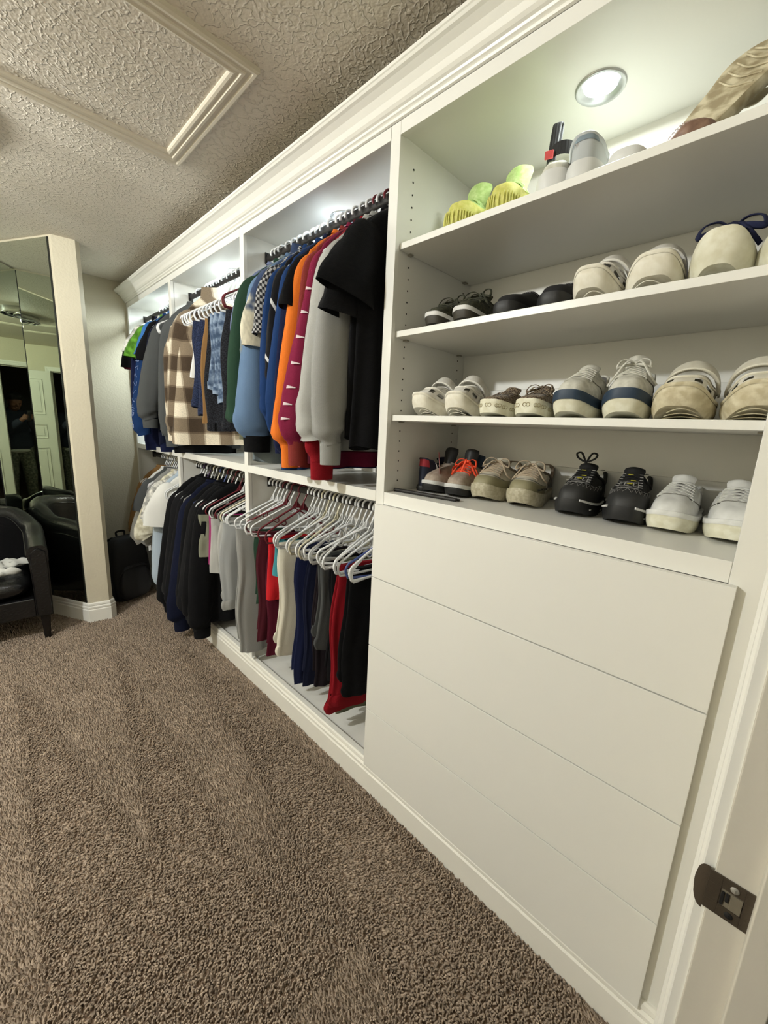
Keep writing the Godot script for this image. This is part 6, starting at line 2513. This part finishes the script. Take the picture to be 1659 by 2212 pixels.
func backpack() -> void:
	var m := mat("black_nylon", rgb(20, 20, 22), 0.75, "weave", 30.0, 0.05)
	var t := thing("backpack", "black backpack standing on the carpet between pillar and closet", "backpack", Vector3(-0.215, 0, -3.50), deg_to_rad(20.0))
	var shape := func(w: float, h: float, d: float, y0: float, z0: float) -> MB:
		return blob(16, 32, func(v: float, a: float) -> Vector3:
			var e := pow(sin(PI * v), 0.4)
			var y := -cos(PI * v)
			var yy := signf(y) * pow(absf(y), 0.7)
			var k := 1.0 - 0.14 * maxf(0.0, yy)
			return Vector3(signf(cos(a)) * pow(absf(cos(a)), 0.5) * w * e * k, maxf(0.0, y0 + h * (0.5 + 0.5 * yy)), z0 + signf(sin(a)) * pow(absf(sin(a)), 0.55) * d * e * k))
	obj("main_bag", shape.call(0.15, 0.51, 0.09, 0.0, 0.0), m, t)
	obj("front_pocket", shape.call(0.12, 0.27, 0.05, 0.03, 0.075), m, t)
	obj("side_pocket", shape.call(0.03, 0.2, 0.05, 0.03, 0.0), m, t).position.x = -0.145
	var b := MB.new()
	b.tube(smooth(P([[-0.03, 0.5, -0.05], [-0.028, 0.535, -0.055], [0.028, 0.535, -0.055], [0.03, 0.5, -0.05]]), 5), 0.008, 6, false, 0.4)
	obj("handle", b, m, t)
	for s in [-1.0, 1.0]:
		b = MB.new()
		b.tube(smooth(P([[0.05 * s, 0.49, -0.07], [0.085 * s, 0.44, -0.125], [0.1 * s, 0.3, -0.14], [0.1 * s, 0.12, -0.10]]), 6), 0.022, 8, false, 0.3, Vector3(1, 0, 0))
		obj("shoulder_strap", b, m, t)
	b = MB.new()
	b.tube(smooth(P([[-0.12, 0.2, 0.085], [-0.1, 0.27, 0.11], [0.0, 0.293, 0.12], [0.1, 0.27, 0.11], [0.12, 0.2, 0.085]]), 6), 0.0035, 6)
	obj("zip", b, mats.hole_dark, t)


# ------------------------------------------------------------------ the photographer, seen in the mirrors
class Field:
	# distances on a grid, joined with a smooth minimum and meshed as surface nets
	var lo: Vector3
	var n: Vector3i
	var h: float
	var d: PackedFloat32Array

	func _init(a: Vector3, b: Vector3, cell: float) -> void:
		lo = a
		h = cell
		n = Vector3i(((b - a) / cell).ceil()) + Vector3i.ONE
		d.resize(n.x * n.y * n.z)
		d.fill(1.0)

	func bone(a: Vector3, b: Vector3, ra: float, rb: float, k := 0.03, squash := Vector3.ONE) -> void:
		var pad := maxf(ra, rb) / minf(squash.x, minf(squash.y, squash.z)) + k + 2.0 * h
		var p0 := Vector3i(((a.min(b) - Vector3.ONE * pad - lo) / h).floor()).max(Vector3i.ZERO)
		var p1 := Vector3i(((a.max(b) + Vector3.ONE * pad - lo) / h).ceil()).min(n - Vector3i.ONE)
		var ab := (b - a) * squash
		var l2 := maxf(ab.length_squared(), 1e-9)
		for z in range(p0.z, p1.z + 1):
			for y in range(p0.y, p1.y + 1):
				var at_ := (z * n.y + y) * n.x
				for x in range(p0.x, p1.x + 1):
					var q := (lo + Vector3(x, y, z) * h - a) * squash
					var t := clampf(q.dot(ab) / l2, 0.0, 1.0)
					var v := (q - ab * t).length() - lerpf(ra, rb, t)
					var o := d[at_ + x]
					var m := maxf(k - absf(o - v), 0.0) / k
					d[at_ + x] = minf(o, v) - m * m * k * 0.25

	func add_to(b: MB) -> void:
		var id := {}
		var base := b.v.size()
		var sx := 1
		var sy := n.x
		var sz := n.x * n.y
		var corner := [0, sx, sy, sx + sy, sz, sx + sz, sy + sz, sx + sy + sz]
		for z in n.z - 1:
			for y in n.y - 1:
				var r := (z * n.y + y) * n.x
				for x in n.x - 1:
					var i := r + x
					var inside := 0
					for c in 8:
						if d[i + corner[c]] < 0.0:
							inside += 1
					if inside == 0 or inside == 8:
						continue
					var s := Vector3.ZERO
					var k := 0
					for e in [[0, 1], [2, 3], [4, 5], [6, 7], [0, 2], [1, 3], [4, 6], [5, 7], [0, 4], [1, 5], [2, 6], [3, 7]]:
						var da := d[i + corner[e[0]]]
						var db := d[i + corner[e[1]]]
						if (da < 0.0) != (db < 0.0):
							var t := da / (da - db)
							var a := Vector3(e[0] & 1, (e[0] >> 1) & 1, e[0] >> 2)
							var c2 := Vector3(e[1] & 1, (e[1] >> 1) & 1, e[1] >> 2)
							s += a.lerp(c2, t)
							k += 1
					id[i] = b.v.size()
					b.v.append(lo + (Vector3(x, y, z) + s / k) * h)
					b.n.append(Vector3(d[i + 1] - d[i], d[i + sy] - d[i], d[i + sz] - d[i]).normalized())
					b.uv.append(Vector2.ZERO)
					b.c.append(b.tint)
		for i in id:
			for ax in [[sx, sy, sz], [sy, sz, sx], [sz, sx, sy]]:
				var a: float = d[i]
				var e: float = d[i + ax[0]]
				if (a < 0.0) == (e < 0.0):
					continue
				if not (id.has(i - ax[1]) and id.has(i - ax[2]) and id.has(i - ax[1] - ax[2])):
					continue
				var q := [id[i], id[i - ax[1]], id[i - ax[1] - ax[2]], id[i - ax[2]]]
				if a < 0.0:
					b.ix.append_array([q[0], q[2], q[1], q[0], q[3], q[2]])
				else:
					b.ix.append_array([q[0], q[1], q[2], q[0], q[2], q[3]])


func person_at_door() -> void:
	var cam := Transform3D(Basis.from_euler(Vector3(deg_to_rad(-11.585), deg_to_rad(-45.6054), deg_to_rad(2.748))), Vector3(-0.96, 1.4035, 0.0))
	var skin := mat("skin_brown", rgb(112, 76, 58), 0.6)
	var B := Vector3(-1.12, 0.0, 0.50)
	var F := Vector3(0.36, 0, -0.933).normalized()
	var R := F.cross(Vector3.UP)
	var w := func(r: float, y: float, f: float) -> Vector3: return B + R * r + F * f + Vector3.UP * y * 0.955
	var t := thing("person", "person in a dark navy sweatshirt holding up a phone, seen only in the far mirrors", "person")
	# phone: its back camera is the eye of this picture, the body lies just behind that eye
	var ph := thing("phone", "dark phone held up in both hands, reflected in the mirrors", "phone")
	ph.transform = cam * Transform3D(Basis.IDENTITY, Vector3(0.022, -0.055, 0.013))
	var b := MB.new()
	b.box(Vector3(-0.037, -0.075, -0.004), Vector3(0.037, 0.075, 0.004), 0.003)
	obj("case", b, mat("phone_body", rgb(30, 30, 34), 0.35), ph)
	b = MB.new()
	b.box(Vector3(-0.034, -0.071, 0.0042), Vector3(0.034, 0.071, 0.005), 0.0003)
	obj("screen", b, mat("phone_glass", rgb(12, 12, 14), 0.1), ph)
	b = MB.new()
	b.box(Vector3(-0.034, 0.036, -0.0056), Vector3(0.002, 0.072, -0.0042), 0.0008)
	obj("camera_bump", b, mat("phone_bump", rgb(60, 60, 64), 0.3), ph)
	# joints
	var neck: Vector3 = w.call(0.0, 1.47, 0.02)
	var head: Vector3 = w.call(0.01, 1.615, 0.075)
	var wr := [cam * Vector3(0.062, -0.115, 0.055), cam * Vector3(-0.040, -0.120, 0.055)]   # right and left wrist below the phone
	var sh := [w.call(0.185, 1.41, 0.02), w.call(-0.185, 1.41, 0.02)]
	var el := [w.call(0.235, 1.13, 0.17), w.call(-0.225, 1.13, 0.17)]
	var hip := [w.call(0.095, 0.92, 0.0), w.call(-0.095, 0.92, 0.0)]
	var knee := [w.call(0.12, 0.50, 0.05), w.call(-0.11, 0.50, 0.03)]
	var ank := [w.call(0.15, 0.09, -0.02), w.call(-0.12, 0.09, 0.0)]
	var body_b := MB.new()
	var f := Field.new(w.call(0, 0, 0) + Vector3(-0.62, -0.02, -0.72), w.call(0, 0, 0) + Vector3(0.62, 1.62, 0.4), 0.02)
	trunk_bones(f, w, neck, sh, el, wr, hip, knee, ank, 0.0)
	f.add_to(body_b)
	# head
	var hf := Field.new(head - Vector3.ONE * 0.16 - Vector3.UP * 0.03, head + Vector3.ONE * 0.16, 0.006)
	var HF := (F + Vector3.DOWN * 0.38).normalized()
	var HU := R.cross(HF).normalized()
	if HU.y < 0:
		HU = -HU
	var hw := func(r: float, u: float, g: float) -> Vector3: return head + R * r + HU * u + HF * g
	hf.bone(hw.call(0, 0.035, -0.02), hw.call(0, 0.03, 0.02), 0.083, 0.078, 0.03)
	hf.bone(hw.call(0, -0.02, 0.02), hw.call(0, -0.055, 0.035), 0.066, 0.052, 0.03)
	hf.bone(hw.call(-0.02, -0.075, 0.06), hw.call(0.02, -0.075, 0.06), 0.025, 0.025, 0.02)
	hf.bone(hw.call(0, 0.018, 0.088), hw.call(0, -0.014, 0.108), 0.008, 0.014, 0.012)
	hf.bone(hw.call(-0.012, -0.014, 0.100), hw.call(0.012, -0.014, 0.100), 0.008, 0.008, 0.008)
	hf.bone(hw.call(-0.045, 0.03, 0.078), hw.call(0.045, 0.03, 0.078), 0.010, 0.010, 0.012)
	hf.bone(hw.call(-0.018, -0.044, 0.092), hw.call(0.018, -0.044, 0.092), 0.007, 0.007, 0.006)
	hf.bone(hw.call(-0.016, -0.053, 0.090), hw.call(0.016, -0.053, 0.090), 0.008, 0.008, 0.006)
	for s in [-1.0, 1.0]:
		hf.bone(hw.call(0.040 * s, -0.02, 0.06), hw.call(0.05 * s, -0.03, 0.045), 0.025, 0.022, 0.02)
		hf.bone(hw.call(0.078 * s, 0.022, -0.005), hw.call(0.076 * s, -0.02, 0.0), 0.014, 0.009, 0.008)
	hf.bone(hw.call(0, -0.06, -0.01), neck, 0.055, 0.06, 0.03)
	hf.add_to(body_b)
	# hands: palm and five fingers closed round the phone
	for k in 2:
		var s: float = 1.0 if k == 0 else -1.0
		hand(body_b, cam, s, wr[k])
	obj("body", body_b, skin, t)
	for s in [-1.0, 1.0]:
		b = MB.new()
		var c: Vector3 = hw.call(0.031 * s, 0.014, 0.080)
		b.lathe(PackedVector2Array([Vector2(0.0005, -0.009), Vector2(0.007, -0.006), Vector2(0.0095, 0.0), Vector2(0.007, 0.006), Vector2(0.0005, 0.009)]), 12, Transform3D(Basis.IDENTITY, c))
		obj("eye", b, mat("eye_dark", rgb(60, 50, 46), 0.3), t)
	# hair: short and full
	var hb := MB.new()
	var hr := Field.new(head - Vector3.ONE * 0.15, head + Vector3.ONE * 0.19, 0.009)
	for q in [[0, 0.075, -0.02, 0.082], [0, 0.06, -0.06, 0.07], [0.03, 0.085, 0.02, 0.06], [-0.03, 0.085, 0.02, 0.06], [0.055, 0.055, -0.03, 0.05], [-0.055, 0.055, -0.03, 0.05], [0, 0.09, 0.045, 0.045], [0.02, 0.02, -0.075, 0.05], [-0.02, 0.02, -0.075, 0.05]]:
		var c: Vector3 = hw.call(q[0], q[1], q[2])
		hr.bone(c, c + Vector3.UP * 0.001, q[3], q[3], 0.02)
	hr.add_to(hb)
	obj("hair", hb, mat("black_hair", rgb(14, 12, 11), 0.85), t)
	# sweatshirt
	var cb := MB.new()
	var cf := Field.new(B + Vector3(-0.60, 0.80, -0.70), B + Vector3(0.60, 1.54, 0.38), 0.018)
	torso_bones(cf, w, 0.018)
	for k in 2:
		cf.bone(sh[k], el[k], 0.078, 0.064, 0.04)
		cf.bone(el[k], el[k].lerp(wr[k], 0.86), 0.064, 0.047, 0.03)
	cf.bone(w.call(0, 1.44, 0.0), w.call(0, 1.475, 0.01), 0.085, 0.075, 0.03)
	cf.add_to(cb)
	obj("sweatshirt", cb, mat("navy_sweatshirt", rgb(28, 34, 48), 0.9), t)
	var ub := MB.new()
	var uf := Field.new(B + Vector3(-0.4, 0.72, -0.4), B + Vector3(0.4, 1.02, 0.38), 0.016)
	uf.bone(w.call(-0.07, 0.86, 0.0), w.call(0.07, 0.86, 0.0), 0.135, 0.135, 0.03, Vector3(1, 2.2, 1))
	uf.add_to(ub)
	obj("undershirt_hem", ub, mat("grey_white_cotton", rgb(180, 180, 174), 0.9), t)
	var pb := MB.new()
	var pf := Field.new(B + Vector3(-0.45, 0.03, -0.4), B + Vector3(0.45, 1.0, 0.4), 0.018)
	for k in 2:
		pf.bone(hip[k] + Vector3.UP * 0.03, knee[k], 0.118, 0.085, 0.03)
		pf.bone(knee[k], ank[k], 0.085, 0.064, 0.03)
	pf.bone(hip[0], hip[1], 0.118, 0.118, 0.04)
	pf.add_to(pb)
	obj("trousers", pb, stained("grey_camouflage", rgb(62, 64, 56), rgb(110, 110, 98), 4.0, 0.9, 0.02), t)
	for k in 2:
		var sb := MB.new()
		var c: Vector3 = ank[k]
		var sf := Field.new(c + Vector3(-0.26, -0.095, -0.30), c + Vector3(0.26, 0.10, 0.26), 0.014)
		sf.bone(Vector3(c.x, 0.05, c.z) - F * 0.03, Vector3(c.x, 0.042, c.z) + F * 0.16, 0.046, 0.038, 0.02)
		sf.bone(Vector3(c.x, 0.05, c.z), c, 0.045, 0.05, 0.02)
		sf.add_to(sb)
		obj("shoe", sb, mats.black_rubber, t)


func torso_bones(f: Field, w: Callable, g: float) -> void:
	f.bone(w.call(-0.075, 0.97, 0.01), w.call(0.075, 0.97, 0.01), 0.128 + g, 0.128 + g, 0.04)
	f.bone(w.call(-0.07, 1.12, 0.02), w.call(0.07, 1.12, 0.02), 0.122 + g, 0.122 + g, 0.05)
	f.bone(w.call(-0.09, 1.28, 0.015), w.call(0.09, 1.28, 0.015), 0.115 + g, 0.115 + g, 0.05)
	f.bone(w.call(-0.14, 1.40, 0.01), w.call(0.14, 1.40, 0.01), 0.068 + g, 0.068 + g, 0.05)


func trunk_bones(f: Field, w: Callable, neck: Vector3, sh: Array, el: Array, wr: Array, hip: Array, knee: Array, ank: Array, g: float) -> void:
	torso_bones(f, w, g - 0.012)
	f.bone(w.call(0, 1.4, 0.0), neck, 0.065, 0.056, 0.04)
	for k in 2:
		f.bone(sh[k], el[k], 0.056, 0.044, 0.04)
		f.bone(el[k], wr[k], 0.042, 0.030, 0.03)
		f.bone(hip[k], knee[k], 0.085, 0.058, 0.04)
		f.bone(knee[k], ank[k], 0.055, 0.040, 0.03)
		f.bone(ank[k], ank[k] - Vector3(0, 0.05, 0), 0.038, 0.035, 0.02)


func hand(b: MB, cam: Transform3D, s: float, wrist: Vector3) -> void:
	# s = 1 right hand on the phone's right edge, -1 left; fingers wrap the lower half
	var cx := 0.022
	var side := cx + s * 0.050
	var f := Field.new(cam * Vector3(side, -0.085, 0.03) - Vector3.ONE * 0.105, cam * Vector3(side, -0.085, 0.03) + Vector3.ONE * 0.105, 0.005)
	var p := func(x: float, y: float, z: float) -> Vector3: return cam * Vector3(cx + s * x, y, z)
	f.bone(wrist, p.call(0.052, -0.095, 0.045), 0.028, 0.024, 0.015)
	f.bone(p.call(0.050, -0.105, 0.042), p.call(0.053, -0.055, 0.034), 0.021, 0.018, 0.012)
	# thumb along the screen
	f.bone(p.call(0.050, -0.10, 0.045), p.call(0.046, -0.075, 0.040), 0.014, 0.0115, 0.008)
	f.bone(p.call(0.046, -0.075, 0.040), p.call(0.030, -0.052, 0.030), 0.0115, 0.0095, 0.005)
	# four fingers behind the phone's edge, bent twice, each a little shorter
	for k in 4:
		var y := -0.050 - 0.019 * k
		var l: float = [0.022, 0.026, 0.024, 0.017][k]
		f.bone(p.call(0.056, y, 0.034), p.call(0.060, y + 0.003, 0.020), 0.010, 0.0095, 0.006)
		f.bone(p.call(0.060, y + 0.003, 0.020), p.call(0.053, y + 0.004, 0.006), 0.0095, 0.0088, 0.004)
		f.bone(p.call(0.053, y + 0.004, 0.006), p.call(0.053 - l * 0.7, y + 0.004, 0.002), 0.0088, 0.0075, 0.003)
	f.add_to(b)
